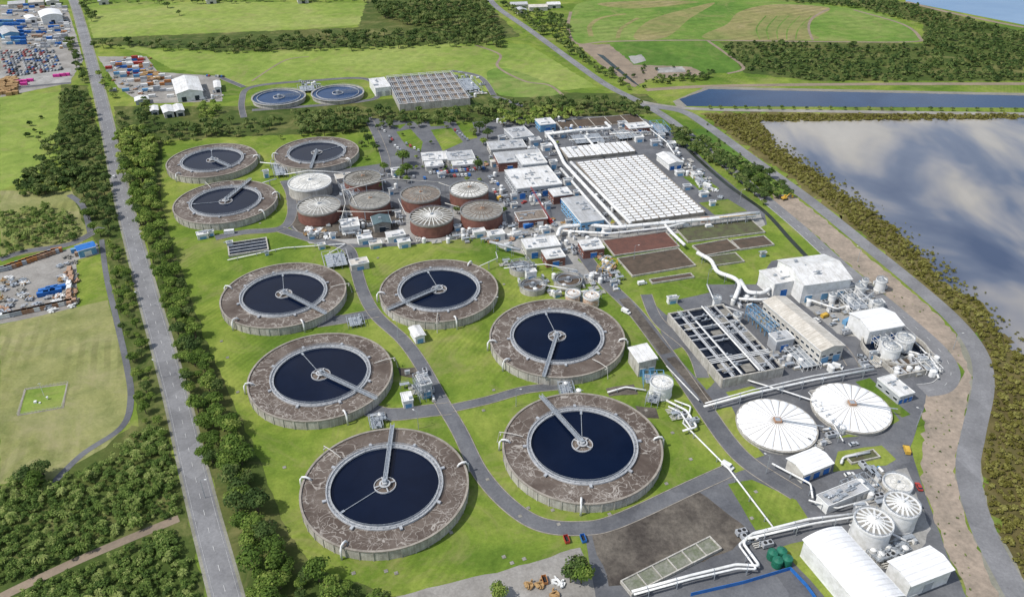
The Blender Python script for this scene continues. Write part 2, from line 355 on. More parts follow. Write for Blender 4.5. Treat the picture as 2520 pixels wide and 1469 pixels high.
sheet('field',[(1500,105),(1750,100),(1820,165),(1800,180),(1600,175),(1520,140)],'lush',2,smooth=True)
sheet('woodland_floor',[(905,0),(1190,0),(1280,90),(1180,106),(560,128),(215,108),(215,95),(880,68)],'dkgrass',2,jit=2)
sheet('woodland_floor',[(1765,105),(1850,98),(2270,108),(2275,60),(2110,15),(1900,0),(2200,0),(2520,80),(2520,200),(2000,200),(1830,180)],'dkgrass',1,jit=2)
sheet('woodland_floor',[(0,1195),(130,1175),(330,1045),(410,1060),(445,1200),(480,1350),(505,1469),(505,1560),(-100,1560),(-100,1195)],'dkgrass',2,jit=1)
sheet('woodland_floor',[(285,300),(400,320),(395,500),(440,650),(500,820),(560,960),(640,1130),(700,1300),(780,1400),(980,1469),(980,1520),(620,1520),(575,1380),(520,1180),(470,1000),(410,780),(345,540)],'dkgrass',2,jit=.8)
sheet('woodland_floor',[(150,210),(215,210),(262,400),(300,590),(345,770),(400,960),(425,1080),(345,1060),(315,880),(265,640),(200,540),(140,340)],'dkgrass',2,jit=.8)
sheet('woodland_floor',[(280,262),(720,262),(1200,225),(1590,232),(1640,268),(1560,285),(900,325),(400,345),(290,335)],'dkgrass',1,jit=1)
sheet('bay_water',[(2200,-60),(2520,-60),(2900,-60),(2900,120),(2520,62),(2230,5)],'wsea',3)
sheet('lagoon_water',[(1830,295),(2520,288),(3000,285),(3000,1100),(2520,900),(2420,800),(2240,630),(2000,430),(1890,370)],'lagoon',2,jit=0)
sheet('mangrove_mud',[(1725,278),(2520,278),(2900,278),(2900,292),(2520,292),(1870,300),(1915,362),(2010,428),(2100,495),(2190,558),(2260,624),(2320,690),(2420,760),(2445,800),(2490,855),(2540,890),(2700,1000),(2800,1650),(2600,1600),(2500,1400),(2430,1250),(2400,1150),(2430,950),(2400,830),(2250,690),(2050,520),(1850,370)],'mudveg',4,jit=4,step=3)
sheet('pond_water',[(1672,245),(1745,220),(2520,236),(2900,242),(2900,272),(2520,266),(1690,262)],'wpond',4)
sheet('pond_bank',[(1655,250),(1740,214),(2520,230),(2900,236),(2900,242),(2520,236),(1745,220),(1672,245),(1690,262),(1670,266)],'mud',4,jit=.4)
sheet('dirt_ground',[(1420,110),(1500,110),(1560,160),(1700,165),(1740,185),(1600,195),(1560,215),(1480,160)],'dirt',3,jit=1)
sheet('ditch_water',[(1468,133),(1485,137),(1560,200),(1578,216),(1555,203),(1500,160)],'wcanal',5)
sheet('dirt_ground',[(1545,140),(1580,135),(1590,150),(1560,158)],'conc_ground',5,jit=1); sheet('dirt_ground',[(1610,168),(1680,165),(1690,178),(1620,180)],'conc_ground',5,jit=1)
sheet('plant_pavement',[(905,290),(1000,300),(1210,300),(1235,290),(1560,285),(1650,315),(1760,420),(1880,520),(1890,560),(1700,560),(1480,590),(1420,610),(1240,615),(1180,575),(1000,605),(870,610),(760,590),(712,560),(700,450),(820,420),(960,400),(925,330)],'asph',3,jit=.3)
sheet('concrete_apron',[(1180,560),(1370,545),(1480,545),(1700,535),(1870,520),(1885,560),(1660,575),(1480,600),(1420,640),(1500,690),(1440,700),(1340,640),(1230,610)],'conc_ground',4,jit=.4)
sheet('plant_pavement',[(1590,735),(1700,700),(1860,700),(1900,640),(2040,625),(2310,865),(2345,935),(2290,962),(2240,1100),(2282,1230),(2330,1360),(2420,1560),(1480,1560),(1440,1315),(1700,1205),(1860,1145),(1760,1020),(1650,870)],'asph',3,jit=.2)
sheet('concrete_apron',[(1960,735),(2120,700),(2190,770),(2110,830),(2060,820)],'conc_ground',4,jit=.4)
sheet('concrete_apron',[(2130,1180),(2230,1150),(2290,1300),(2250,1390),(2150,1400),(2090,1290)],'conc_ground',4,jit=.4)
sheet('concrete_apron',[(1040,520),(1240,500),(1250,560),(1120,590),(1000,600),(760,600),(720,560),(730,500)],'conc_ground',3,jit=.4)
sheet('yard_ground',[(715,520),(850,505),(960,500),(1000,540),(960,585),(760,590),(722,560)],'soil',4,jit=.6)
sheet('yard_gravel',[(0,12),(165,18),(185,80),(205,150),(170,205),(0,240)],'yard',2,jit=.5)
sheet('yard_gravel',[(240,140),(360,140),(390,178),(540,188),(548,250),(350,256),(290,215)],'yard',2,jit=.5)
sheet('yard_gravel',[(0,665),(170,612),(240,598),(245,625),(188,640),(188,760),(0,798)],'yard',2,jit=.3)
sheet('concrete_apron',[(0,180),(175,168),(175,205),(0,215)],'conc_ground',4)
sheet('soil_yard',[(1455,1318),(1720,1210),(1845,1305),(1800,1355),(1560,1440),(1500,1440)],'soil',4,jit=.5)
sheet('yard_gravel',[(960,1469),(1250,1400),(1430,1345),(1480,1469),(1500,1560),(940,1560)],'yard',2,jit=.4)
for q in ([(1510,530),(1530,550),(1500,555)],[(1600,725),(1735,690),(1745,720),(1660,740),(1700,780),(1640,775),(1605,745)],[(1655,862),(1690,850),(1760,940),(1740,960)],
          [(1785,965),(1850,950),(1870,960),(1800,980)],[(1740,1010),(1800,1000),(1830,1060),(1880,1120),(1850,1130),(1800,1080)],[(2105,940),(2140,930),(2240,1020),(2220,1028)],[(2190,1000),(2215,1035),(2140,1070),(2060,1078),(2175,1040)],
          [(1790,1190),(1850,1180),(1960,1230),(1990,1280),(1860,1305)],[(2060,1110),(2170,1095),(2205,1130),(2180,1145),(2050,1160)],[(1920,1345),(1975,1330),(2100,1469),(2030,1469)],
          [(1720,500),(1790,490),(1840,520),(1760,530)],[(1680,435),(1730,432),(1770,465),(1730,475)],[(1570,680),(1740,655),(1770,640),(1940,600),(1950,630),(1830,660),(1740,680),(1590,715)],[(1870,560),(1910,545),(1960,600),(1940,620)]):
    sheet('lawn',q,'grass',5,jit=.25)
sheet('lawn',[(1895,530),(1930,528),(2030,625),(1985,625)],'grass',5,jit=.2)
sheet('lawn',[(1700,318),(1740,318),(1850,398),(1930,465),(1960,500),(1930,500),(1800,395)],'lush',4,jit=.4)
sheet('gravel_bank',[(1900,478),(1950,480),(2010,525),(2140,635),(2265,735),(2345,815),(2392,885),(2395,930),(2368,1050),(2350,1160),(2380,1290),(2455,1440),(2520,1560),(2430,1560),(2345,1380),(2295,1270),(2266,1160),(2275,1000),(2290,965),(2350,955),(2372,915),(2335,862),(2200,745),(2100,660),(1990,565),(1910,500)],'tan',4,jit=1.0,step=3)
sheet('road_verge',[(2350,815),(2440,885),(2445,950),(2425,1060),(2410,1160),(2440,1280),(2530,1440),(2600,1560),(2500,1560),(2380,1290),(2350,1160),(2370,1050),(2392,930)],'verge',4,jit=.8)
MR=[(150,-60),(180,0),(205,80),(235,190),(262,300),(285,410),(305,500),(335,615),(368,740),(408,880),(440,1000),(475,1150),(510,1290),(545,1420),(590,1590)]
P=strip('road',MR,9.6,'road',5)
dashes(P,0,3,7,.2); dashes(P,3.9,400,.1,.1,name='road_edge_line'); dashes(P,-3.9,400,.1,.1,name='road_edge_line')
strip('road_shoulder',MR,12,'verge',4)
P=strip('road',[(1190,-20),(1225,20),(1300,72),(1400,145),(1490,208),(1575,252),(1640,290),(1720,352),(1800,418),(1885,490),(1970,562),(2050,635),(2132,704),(2232,788),(2312,862),(2340,915),(2320,952),(2270,962)],8.6,'road',5,kerb=False)
dashes(P,0,3,7,.2)
dashes(P[72:],-4.7,1000,.1,.35,z=.24,name='kerb')
P=strip('road',[(1600,262),(1680,275),(1740,310),(1850,390),(1995,495),(2130,603),(2250,700),(2350,790),(2408,870),(2420,950),(2397,1060),(2382,1160),(2415,1290),(2480,1420),(2560,1560)],9.5,'road',6)
strip('road',[(1570,250),(1700,268),(2000,274),(2520,281),(2900,285)],7,'yard',5)
strip('track',[(1590,222),(1750,213),(2100,208),(2520,207),(2900,207)],8,'dirt',4)
strip('track',[(1405,30),(1398,70),(1420,108),(1500,103),(1700,100),(2000,103),(2240,104),(2262,92),(2220,60),(2100,25)],4,'dirt',5)
strip('track',[(1740,100),(1790,135),(1830,168),(1790,182)],3.5,'dirt',4)
strip('track',[(1455,90),(1452,65),(1480,45),(1540,35)],6,'dry',5); strip('track',[(1520,95),(1530,70),(1570,45)],5,'dry',5); strip('track',[(2000,100),(1990,70),(2000,45),(2040,22)],3,'dirt',5)
for k in range(5): strip('track',[(1870+k*22,98),(1862+k*26,70),(1885+k*28,40)],1.5,'mound',5)
strip('track',[(1170,112),(1230,135),(1225,165),(1290,200),(1350,210),(1385,235)],3,'dirt',4)
strip('track',[(620,200),(700,150),(760,140)],2,'dirt',4)
strip('canal',[(1640,310),(1700,375),(1790,455),(1880,520),(1945,590),(1985,632)],3.2,'wcanal',6)
strip('track',[(2230,5),(2330,30),(2450,55),(2520,68)],8,'dirt',4)
for px,w in (([(700,445),(716,480),(718,530),(690,563),(600,572),(530,586)],6),([(690,565),(770,590),(850,608),(872,650),(892,715),(925,775),(990,835),(1035,895),(1085,985),(1130,1060),(1180,1160),(1250,1240),(1330,1290),(1430,1300),(1520,1282),(1700,1200),(1800,1155)],6.5),
    ([(780,795),(850,785),(930,770)],8),([(1110,1005),(1200,985),(1290,960),(1380,950)],5),([(900,1005),(960,1020),(1060,1010),(1110,1005)],8),([(1420,605),(1480,685),(1560,765),(1640,870),(1720,985),(1790,1085),(1850,1145),(1960,1215)],8),
    ([(905,290),(930,340),(950,400),(940,430)],6),([(600,290),(595,250),(620,215),(760,200),(900,195),(930,235),(890,250),(760,262),(620,272)],5),([(540,190),(600,215)],5),([(1110,175),(1180,190),(1215,235)],5),([(1215,238),(1290,262)],5),
    ([(250,560),(175,600),(60,620),(0,640)],5),([(170,480),(205,510),(225,580)],4),([(250,590),(262,680),(285,780),(312,900),(322,980),(300,1050),(200,1120),(110,1210)],3),([(1590,725),(1620,790),(1700,860),(1730,930)],6),([(1930,800),(2050,840),(2100,900)],6),([(0,225),(60,215),(175,205)],5)):
    strip('road',px,w,'asph',6,kerb=(w>4))
strip('track',[(440,1275),(330,1320),(200,1375),(60,1440),(-40,1490)],4,'dirt',4)
strip('drainage_channel',[(1535,735),(1600,820),(1640,870)],6,'soil',7); strip('drainage_channel',[(1650,880),(1720,960),(1750,1000)],5,'soil',7)
for q in ([(975,325),(1010,318),(1040,350),(1035,375),(1000,360)],[(1060,320),(1110,315),(1140,350),(1090,372),(1075,345)],[(1055,300),(1090,296),(1095,310),(1060,312)],[(965,310),(1000,305),(985,318)],[(1120,300),(1160,296),(1175,340),(1150,345)]):
    sheet('lawn',q,'grass',5,jit=.2)
for q in ([(1565,1000),(1615,1005),(1620,1028),(1580,1028)],[(980,905),(1025,905),(1020,930),(985,925)],[(1490,955),(1560,945),(1570,970),(1500,975)]): sheet('dirt_ground',q,'soil',5,jit=.5)
# ---------------------------------------------------------------- clarifiers
def railing(b,r,z,n=60,h=1.1,cx=0,cy=0):
    for dz in (h,.55*h):
        b.ring(r-.05,r+.05,z+dz-.05,z+dz+.05,n)
    for i in range(n):
        a=2*math.pi*i/n; b.box(r*math.cos(a),r*math.sin(a),z+h/2,.09,.09,h)
def truss(b,L0,L1,w,z,h,step=1.6):
    n=int((L1-L0)/step)
    for s in (-1,1):
        y=s*w/2
        b.beam((L0,y,z+h),(L1,y,z+h),.14); b.beam((L0,y,z),(L1,y,z),.22,.3); b.beam((L0,y,z+h*.5),(L1,y,z+h*.5),.07)
        for i in range(n+1):
            x=L0+(L1-L0)*i/n; b.beam((x,y,z),(x,y,z+h),.1)
            if i<n: x2=L0+(L1-L0)*(i+1)/n; b.beam((x,y,z if i%2 else z+h),(x2,y,z+h if i%2 else z),.08)
def clarifier(u,v,R,tu,tv,label,sk=2.2,pipes=(),hw=5.0,blen=1.04):
    x,y=S(u,v,hw+.4); tx,ty=S(tu,tv,hw+.4); ang=math.atan2(ty-y,tx-x)
    T=thing('clarifier_tank',label,'clarifier tank',(x,y,0),0,'round clarifier tanks')
    ri=R*.70; rw=R*.645
    b=MB(); b.ring(R-.55,R,0,hw-.45,120,mi=0); 
    for i in range(40): a=2*math.pi*i/40; b.box((R+.1)*math.cos(a),(R+.1)*math.sin(a),(hw-.5)/2,.3,.5,hw-.5,a)
    b.ring(R-.6,R+.25,hw-.45,hw+.02,120,mi=1); part(b,'outer_wall',['conc','rim'],T)
    b=MB(); b.disc(ri-.2,R-.5,hw-.5); part(b,'froth_channel',['scum'],T,'brown froth with pale foam threads')
    b=MB(); b.ring(ri-.45,ri,0,hw+.25,120); b.ring(rw,rw+.4,0,hw+.05,120); b.ring(rw+.4,ri-.45,hw-.45,hw-.3,120)
    for i in range(60): a=2*math.pi*i/60; b.box((ri+rw)/2*math.cos(a),(ri+rw)/2*math.sin(a),hw+.0,ri-rw,.18,.16,a)
    part(b,'inner_walkway',['walk'],T)
    b=MB(); railing(b,ri-.2,hw+.2); railing(b,rw+.2,hw+.05,48); part(b,'handrail',['steel'],T)
    b=MB(); b.disc(0,rw+.1,hw-.7); part(b,'water',['wdark'],T)
    for i in range(8):
        b=MB(); a=ang+.35+i*math.pi/4; b.box((ri+.9)*math.cos(a),(ri+.9)*math.sin(a),hw+.15,1.6,1.1,.7,a); part(b,'platform',['grey'],T)
    C=MB(); C.ring(R*.125,R*.125+.3,hw-1,hw-.1,40); C.cyl(0,0,hw-1,hw+1.4,1.1,n=16)
    for k in range(4): a=k*math.pi/2+ang+.4; C.beam((0,0,hw+.3),(R*.13*math.cos(a),R*.13*math.sin(a),hw+.1),.5,.3)
    C.ring(1.6,2.3,hw+.5,hw+.7,20); part(C,'centre_well',['walk'],T)
    b=MB(); b.disc(1.1,R*.125,hw-.62,40); part(b,'centre_froth',['scum'],T)
    b=MB(); truss(b,0,R*blen,1.5,hw+.7,1.25); b.box(R*blen/2,0,hw+.72,R*blen,1.1,.12); b.box(.3,0,hw+1.6,1.4,1.2,1.4)
    b.box(R*.68,0,hw+.3,1.2,3.0,.6)
    o=part(b,'access_bridge',['steel'],T); o.rotation_euler[2]=ang
    b=MB(); b.beam((1,0,hw-.45),(rw-.3,0,hw-.45),.22,.3); b.box(rw-1.2,0,hw-.4,2.2,1.0,.3)
    o=part(b,'skimmer_arm',['steel'],T); o.rotation_euler[2]=ang+sk
    for a in pipes:
        b=MB(); b.tube([(R-3,0,hw-.5),(R-2.4,0,hw+.7),(R-1,0,hw+1.3),(R+.5,0,hw+1.1),(R+1.4,0,hw-.2),(R+1.6,0,0)],.45,10)
        o=part(b,'outlet_pipe',['white'],T,smooth=True); o.rotation_euler[2]=math.radians(a)
    b=MB(); b.tube([(ri+2,0,hw+.3),(R-3,0,hw+1.2),(R+2,0,hw+1.2),(R+3,0,0)],.2,8); b.beam((R+1.5,-1,hw+.1),(R+1.5,1,hw+.1),.3)
    o=part(b,'feed_pipe',['offw'],T); o.rotation_euler[2]=ang+.9
    return T
LB="round concrete clarifier with brown froth ring"
clarifier(947,1190,33.5,968,1035,LB+", bridge to far rim",2.3,(175,250,20))
clarifier(1433,1090,34,1325,970,LB+", diagonal bridge",-.55,(-95,5,178))
clarifier(789,918,34,932,985,LB+" near tree belt",2.8,(195,300))
clarifier(1371,824,34.5,1338,928,LB+", bridge to near rim",3.6,(190,220,352))
clarifier(698,720,34,812,778,LB+" on lawn",2.5,(170,235,300))
clarifier(1080,709,33,950,765,LB+" beside service road",-1.9,(190,60,290))
clarifier(555,493,34,612,446,"older round clarifier with pale rim and white pipe",2,(20,330))
clarifier(522,392,33,575,415,"older round clarifier beside road tree belt",2.6,(10,240),blen=.72)
clarifier(779,373,32,764,418,"older round clarifier near trees and offices",2.2,(190,330))
def bluetank(u,v,R):
    hw=4; x,y=S(u,v,hw); T=thing('settling_tank','round settling tank with bright blue water','settling tank',(x,y,0),0,'blue round settling tanks')
    b=MB(); b.ring(R-.4,R,0,hw-.3,80); b.ring(R-.4,R+1.0,hw-.3,hw,80); part(b,'outer_wall',['conc'],T)
    b=MB(); b.disc(0,R-.3,hw-.8); part(b,'water',['wblue'],T)
    b=MB(); b.ring(R*.82,R*.835,hw-1,hw+.1,80); b.ring(R*.2,R*.22,hw-1,hw+.1,40); part(b,'baffle',['walk'],T)
    b=MB(); railing(b,R+.5,hw,60); part(b,'handrail',['steel'],T)
    b=MB(); truss(b,-2,R,1.8,hw+.5,1.3); b.cyl(0,0,hw-1,hw+2,1.5,n=12); o=part(b,'access_bridge',['steel'],T); o.rotation_euler[2]=.3
bluetank(686,238,23.5); bluetank(831,228,23.5)
# ---------------------------------------------------------------- covered tanks
def ribtank(u,v,R,h,wall,roof,rib,label,name='digester_tank',rise=1.7,nr=24,group=None,hub='rust',rw_=.42):
    x,y=S(u,v,h); T=thing(name,label,name.replace('_',' '),(x,y,0),RND.random(),group)
    b=MB(); b.cyl(0,0,0,h,R,n=64,cap=False); b.ring(R-.2,R+.18,h*.1,h*.16,64); part(b,'wall',[wall],T)
    b=MB(); b.cyl(0,0,h,h+rise,R-.3,R*.06,64); part(b,'roof',[roof],T)
    b=MB(); b.ring(R-.35,R+.3,h-.5,h+.5,64); part(b,'parapet',['concd' if wall=='brick' else 'white'],T)
    b=MB()
    for i in range(nr):
        a=2*math.pi*i/nr; ca,sa=math.cos(a),math.sin(a); b.beam((R*.06*ca,R*.06*sa,h+rise+.08),((R-.4)*ca,(R-.4)*sa,h+.08),rw_,.25)
    b.ring(R*.52,R*.54,h+rise*.5-.1,h+rise*.5+.25,40)
    part(b,'roof_ribs',[rib],T)
    b=MB(); b.cyl(0,0,h+rise-.2,h+rise+.7,R*.06,n=16); b.cyl(0,0,h+rise+.7,h+rise+1.3,R*.03,n=10); b.box(R*.1,0,h+rise+.3,1.0,.7,.8); part(b,'hub',[hub],T)
    b=MB(); railing(b,R+.1,h+.4,36); part(b,'handrail',['steel'],T)
    b=MB(); 
    for k in range(10): a=k*.07; b.box((R+1)*math.cos(a),(R+1)*math.sin(a),h*(k+.5)/10,1.2,.9,.12,a)
    b.beam((R+1.5,0,0),((R+1.5)*math.cos(.7),(R+1.5)*math.sin(.7),h+1),.12); part(b,'stair',['steel'],T)
    return T
DG='brick digester tanks'
ribtank(762,449,14.8,8,'conc','tw','tw',"white roofed round digester tank with concrete wall",group=DG,hub='steel')
ribtank(892,439,13,8,'brick','tg','td',"brown brick digester tank with grey ribbed roof",group=DG)
ribtank(785,508,14.2,8,'brick','tg','tw',"brown brick digester tank with white roof ribs",group=DG,hub='steel')
ribtank(910,494,13.6,8,'brick','tg','tg',"brown brick digester tank with plain grey roof",group=DG)
ribtank(1035,479,13.4,8.5,'brick','tb','tg',"brown brick digester tank with brown ribbed roof",group=DG)
ribtank(1154,467,13.4,8.5,'brick','tw','tg',"brown brick digester tank with pale worn roof",group=DG)
ribtank(1062,534,14,8.5,'brick','td','tw',"brown brick digester tank with bold white ribs",group=DG,hub='steel',rw_=.6)
ribtank(1185,519,13.8,8.5,'brick','tg','tb',"brown brick digester tank with weathered grey roof",group=DG)
ribtank(2150,1285,6.9,10,'white','tg','white',"tall white storage tank with radial roof beams",'storage_tank',1.8,16,'tall white storage tanks','white',.75)
ribtank(2220,1243,6.5,10,'white','tg','white',"tall white storage tank with radial roof beams",'storage_tank',1.8,16,'tall white storage tanks','white',.75)
ribtank(2209,1190,5.6,2,'conc','tw','tw',"low concrete sludge tank with flat pale lid",'storage_tank',.5,8,None,'steel')
ribtank(1410,722,4,6,'rustw','rustw','white',"rust streaked white tank near thickeners",'storage_tank',.8,12,'rusty white tanks')
ribtank(1455,728,4.4,6,'rustw','rustw','white',"rust streaked white tank near thickeners",'storage_tank',.8,12,'rusty white tanks')
ribtank(1628,942,5.2,7,'white','tw','white',"white steel tank with gantry and handrail",'storage_tank',1,12,None,'white')
for u,v,r in ((2195,853,4.6),(2228,832,4.4),(2180,838,2.6),(2170,690,2.8),(2118,705,2.6),(2160,745,2.2),(1765,735,2.2),(1815,775,2),(2050,725,2),(2095,730,1.8),(2130,690,1.6)):
    ribtank(u,v,r,7 if r>2.5 else 6,'white','tw','steel',"pale steel silo beside filter building",'silo',r*.45,16,'pale steel silos','steel',.2)
for u,v in ((1903,1357),(1925,1353),(1915,1376),(1939,1372)):
    h=3.5; x,y=S(u,v,h); T=thing('water_tank','dark green plastic water tank on gravel','water tank',(x,y,0),0,'green plastic water tanks')
    b=MB(); b.cyl(0,0,0,h,1.9,n=24,cap=False)
    for k in range(6): b.ring(1.85,1.98,.3+k*.55,.4+k*.55,24)
    part(b,'wall',['green'],T); b=MB(); b.cyl(0,0,h,h+.7,1.9,.4,24); b.cyl(0,0,h+.7,h+.9,.4,n=12); part(b,'lid',['green'],T)
def cover(u,v,R):
    h=2.0; x,y=S(u,v,h+1); T=thing('covered_tank','round tank under white scalloped membrane cover','covered tank',(x,y,0),0,'white membrane covered tanks')
    b=MB(); b.cyl(0,0,0,h,R,n=72,cap=False); b.ring(R-.3,R+.5,h-.3,h+.1,72); part(b,'wall',['conc'],T)
    n=26; m=n*8; nr=10; b=MB(); vs=[]
    for j in range(nr+1):
        r=R*(1-.93*j/nr)
        for i in range(m):
            a=2*math.pi*i/m; ph=(i%8)/8; sc=abs(math.sin(math.pi*ph))**.7; rr=r*(1-.03*(1-sc)*(1-j/nr))
            vs.append((rr*math.cos(a),rr*math.sin(a),h+.1+2.0*(j/nr)+.85*sc*(1-j/nr)**.7*(.3+.7*min(1,j))))
    fs=[(j*m+i,j*m+(i+1)%m,(j+1)*m+(i+1)%m,(j+1)*m+i) for j in range(nr) for i in range(m)]
    b.add(vs,fs); part(b,'membrane_cover',['membrane'],T)
    b=MB()
    for i in range(n): a=2*math.pi*i/n; b.beam((R*.95*math.cos(a),R*.95*math.sin(a),h+.25),(R*.1*math.cos(a),R*.1*math.sin(a),h+2.15),.22,.12)
    part(b,'seam_cables',['rim'],T)
    b=MB(); b.box(0,0,h+2.6,3.2,3.2,.9); b.box(0,0,h+3.1,2.2,2.2,.2,mi=1); b.beam((0,0,h+2.9),(R+2,-4,h+2.4),.5,.3,mi=1); part(b,'hub',['rust','steel'],T)
cover(1912,1040,17.3); cover(2095,998,17.3)
def opentank(u,v,R,h=3.5):
    x,y=S(u,v,h); T=thing('thickener_tank','small open round thickener tank with bridge','thickener tank',(x,y,0),0,'small open thickener tanks')
    b=MB(); b.ring(R-.4,R,0,h,48); part(b,'wall',['conc'],T); b=MB(); b.disc(0,R-.3,h-.8,48); part(b,'sludge',['brnbed'],T)
    b=MB(); truss(b,-R-1,R+1,1.4,h+.3,1.1); b.cyl(0,0,h-1,h+1.5,1,n=12); o=part(b,'access_bridge',['steel'],T); o.rotation_euler[2]=.25
    b=MB(); b.ring(R*.25,R*.28,h-1,h,24); b.ring(R*.8,R*.83,h-1,h-.1,40); part(b,'baffle',['walk'],T); b=MB(); railing(b,R,h,30); part(b,'handrail',['steel'],T)
opentank(1283,655,7.2);opentank(1311,700,7.5);opentank(1398,687,8.2)
# ---------------------------------------------------------------- buildings
def rect(c4,z):
    A,B,C,D=[Vector(S(u,v,z)) for u,v in c4]; c=(A+B+C+D)/4
    e1=((B-A)+(C-D))/2; e2=((A-D)+(B-C))/2
    a1=math.atan2(e1.y,e1.x); a2=math.atan2(e2.y,e2.x)-math.pi/2
    d=(a2-a1+math.pi)%(2*math.pi)-math.pi; ang=a1+d/2
    return c,e1.length,e2.length,ang
def building(c4,h,wall,roof,typ,label,doors=2,dcol='blue',win=0,name='building',vents=3,trim='white'):
    c,w,d,ang=rect(c4,h); T=thing(name,label,name.replace('_',' '),(c.x,c.y,0),ang)
    b=MB(); b.box(0,0,h/2,w-.3,d-.3,h-.02); b.box(0,0,.4,w-.2,d-.2,.6); part(b,'wall',[wall],T)
    if typ=='flat':
        b=MB(); b.box(0,0,h+.15,w,d,.3); part(b,'roof',[roof],T)
        b=MB()
        for sx,sy,lx,ly in ((0,-d/2,w+.3,.3),(0,d/2,w+.3,.3),(-w/2,0,.3,d-.3),(w/2,0,.3,d-.3)): b.box(sx,sy,h+.25,lx,ly,.7)
        part(b,'parapet',[trim],T)
    else:
        b=MB(); lx=w>=d; L,Sd=(w,d) if lx else (d,w); n=10 if typ=='vault' else 2; rise=Sd*(.13 if typ=='gable' else .12)
        pr=[]
        for i in range(n+1):
            t=i/n*2-1; z=h+(rise*(1-abs(t)) if typ=='gable' else rise*(1-t*t)); pr.append((t*(Sd/2+.4),z))
        if typ=='shed': pr=[(-Sd/2-.4,h),(Sd/2+.4,h+rise*.7)]
        vs=[];
        for e in (-L/2-.3,L/2+.3):
            for q,z in pr: vs.append((e,q,z+.15) if lx else (q,e,z+.15))
            for q,z in pr: vs.append((e,q,z-.1) if lx else (q,e,z-.1))
        k=len(pr); fs=[]
        for i in range(k-1):
            fs+=[(i,i+1,2*k+i+1,2*k+i),(k+i+1,k+i,3*k+i,3*k+i+1),(i+1,i,k+i,k+i+1),(2*k+i,2*k+i+1,3*k+i+1,3*k+i)]
        fs+=[(0,2*k,3*k,k),(k-1,2*k-1,4*k-1,3*k-1)]
        b.add(vs,fs); part(b,'roof',[roof],T)
        for e in (-L/2+.2,L/2-.2):
            b=MB(); poly=[(e,q*.98,z-.05) if lx else (q*.98,e,z-.05) for q,z in pr]; base=[(e,pr[-1][0]*.98,h-.3),(e,pr[0][0]*.98,h-.3)]
            if not lx: base=[(y_,x_,z_) for x_,y_,z_ in base]
            b.add(poly+base,[tuple(range(len(poly)+2))]); part(b,'gable_end',[wall],T)
        for s in (-1,1):
            b=MB()
            if lx: b.box(0,s*(Sd/2+.5),h-.05,L+.6,.25,.3)
            else: b.box(s*(Sd/2+.5),0,h-.05,.25,L+.6,.3)
            part(b,'gutter',[trim],T)
    dh=min(h*.6,4.5)
    for i in range(doors):
        x=-w/2+w*(i+.5)/doors; b=MB(); ww=min(4,w/doors*.6); b.box(x,-d/2+.1,dh/2+.1,ww,.2,dh,mi=0); b.box(x,-d/2+.1,dh+.2,ww+.4,.26,.2,mi=1)
        part(b,'door',[dcol,'white'],T)
    for side in range(win and 2):
        n=int((w if side==0 else d)/4)
        for i in range(n):
            for fl in range(max(1,int(h//3.6))):
                z=1.9+fl*3.3; b=MB()
                if side==0:
                    x=-w/2+(i+.5)*w/n; 
                    if doors and fl==0 and i%3==0: continue
                    b.box(x,-d/2+.12,z,2.2,.1,1.3,mi=0); b.box(x,-d/2+.12,z-.75,2.5,.25,.12,mi=1); b.box(x,-d/2+.12,z+.75,2.5,.2,.12,mi=1)
                else:
                    y=-d/2+(i+.5)*d/n; b.box(-w/2+.12,y,z,.1,2.2,1.3,mi=0); b.box(-w/2+.12,y,z-.75,.25,2.5,.12,mi=1); b.box(-w/2+.12,y,z+.75,.2,2.5,.12,mi=1)
                part(b,'window',['glass','white'],T)
    rr=random.Random(int(c.x*7+c.y))
    for i in range(vents):
        x=rr.uniform(-.4,.4)*w; y=rr.uniform(-.38,.38)*d; zz=h+.25+(0 if typ=='flat' else (min(w,d)*.1))
        b=MB(); 
        if i%3==0: b.box(x,y,zz+.45,1.8,1.3,1.0); b.cyl(x,y,zz+.95,zz+1.1,.5,n=12)
        elif i%3==1: b.tube([(x-2.5,y,zz+.5),(x+2.5,y,zz+.5)],.3,8); b.box(x,y,zz+.3,1.2,1,.8)
        else: b.cyl(x,y,zz-.2,zz+1,.35,n=10); b.cyl(x,y,zz+1,zz+1.3,.55,.1,n=10)
        part(b,'roof_vent',['steel'],T)
    return T
building([(1243,420),(1350,408),(1380,452),(1272,468)],8,'grey','rw','flat',"large plant building with white panel roof and blue doors",4,'blue',1,vents=16)
building([(1387,490),(1440,482),(1480,540),(1425,552)],8,'lblue','rg','flat',"long blue walled building with grey roof",1,'white',1,vents=9)
building([(1217,378),(1325,368),(1340,392),(1225,404)],7,'brick','rg','flat',"brown brick control building with grey roof",2,'blue',1,vents=10)
building([(1270,382),(1330,376),(1345,400),(1285,408)],10,'grey','rw','flat',"grey plant block with white roof",1,'blue',1,vents=9)
building([(1037,378),(1100,373),(1104,392),(1040,398)],4,'offw','rw','flat',"low white roofed office building beside car park",2,'glass',1,vents=8)
building([(1096,376),(1160,371),(1170,390),(1102,396)],4.6,'offw','rg','flat',"low office wing with grey roof",1,'glass',1,vents=8)
building([(1044,400),(1088,396),(1092,408),(1048,412)],3.6,'offw','rw','flat',"low office wing with white roof",1,'glass',1,vents=4)
building([(1110,398),(1172,393),(1176,404),(1114,409)],3.6,'offw','rw','flat',"low office wing with white roof",1,'glass',1,vents=4)
building([(1200,352),(1285,343),(1295,362),(1206,371)],5,'offw','rg','flat',"low grey roofed office block",1,'glass',1,vents=9)
building([(1242,318),(1288,312),(1315,334),(1262,342)],6,'grey','rg','flat',"grey roofed laboratory building",1,'glass',1,vents=9)
building([(1320,295),(1356,290),(1364,304),(1328,311)],6,'lblue','rw','flat',"small white roofed building with blue walls",1,'blue',1,vents=4)
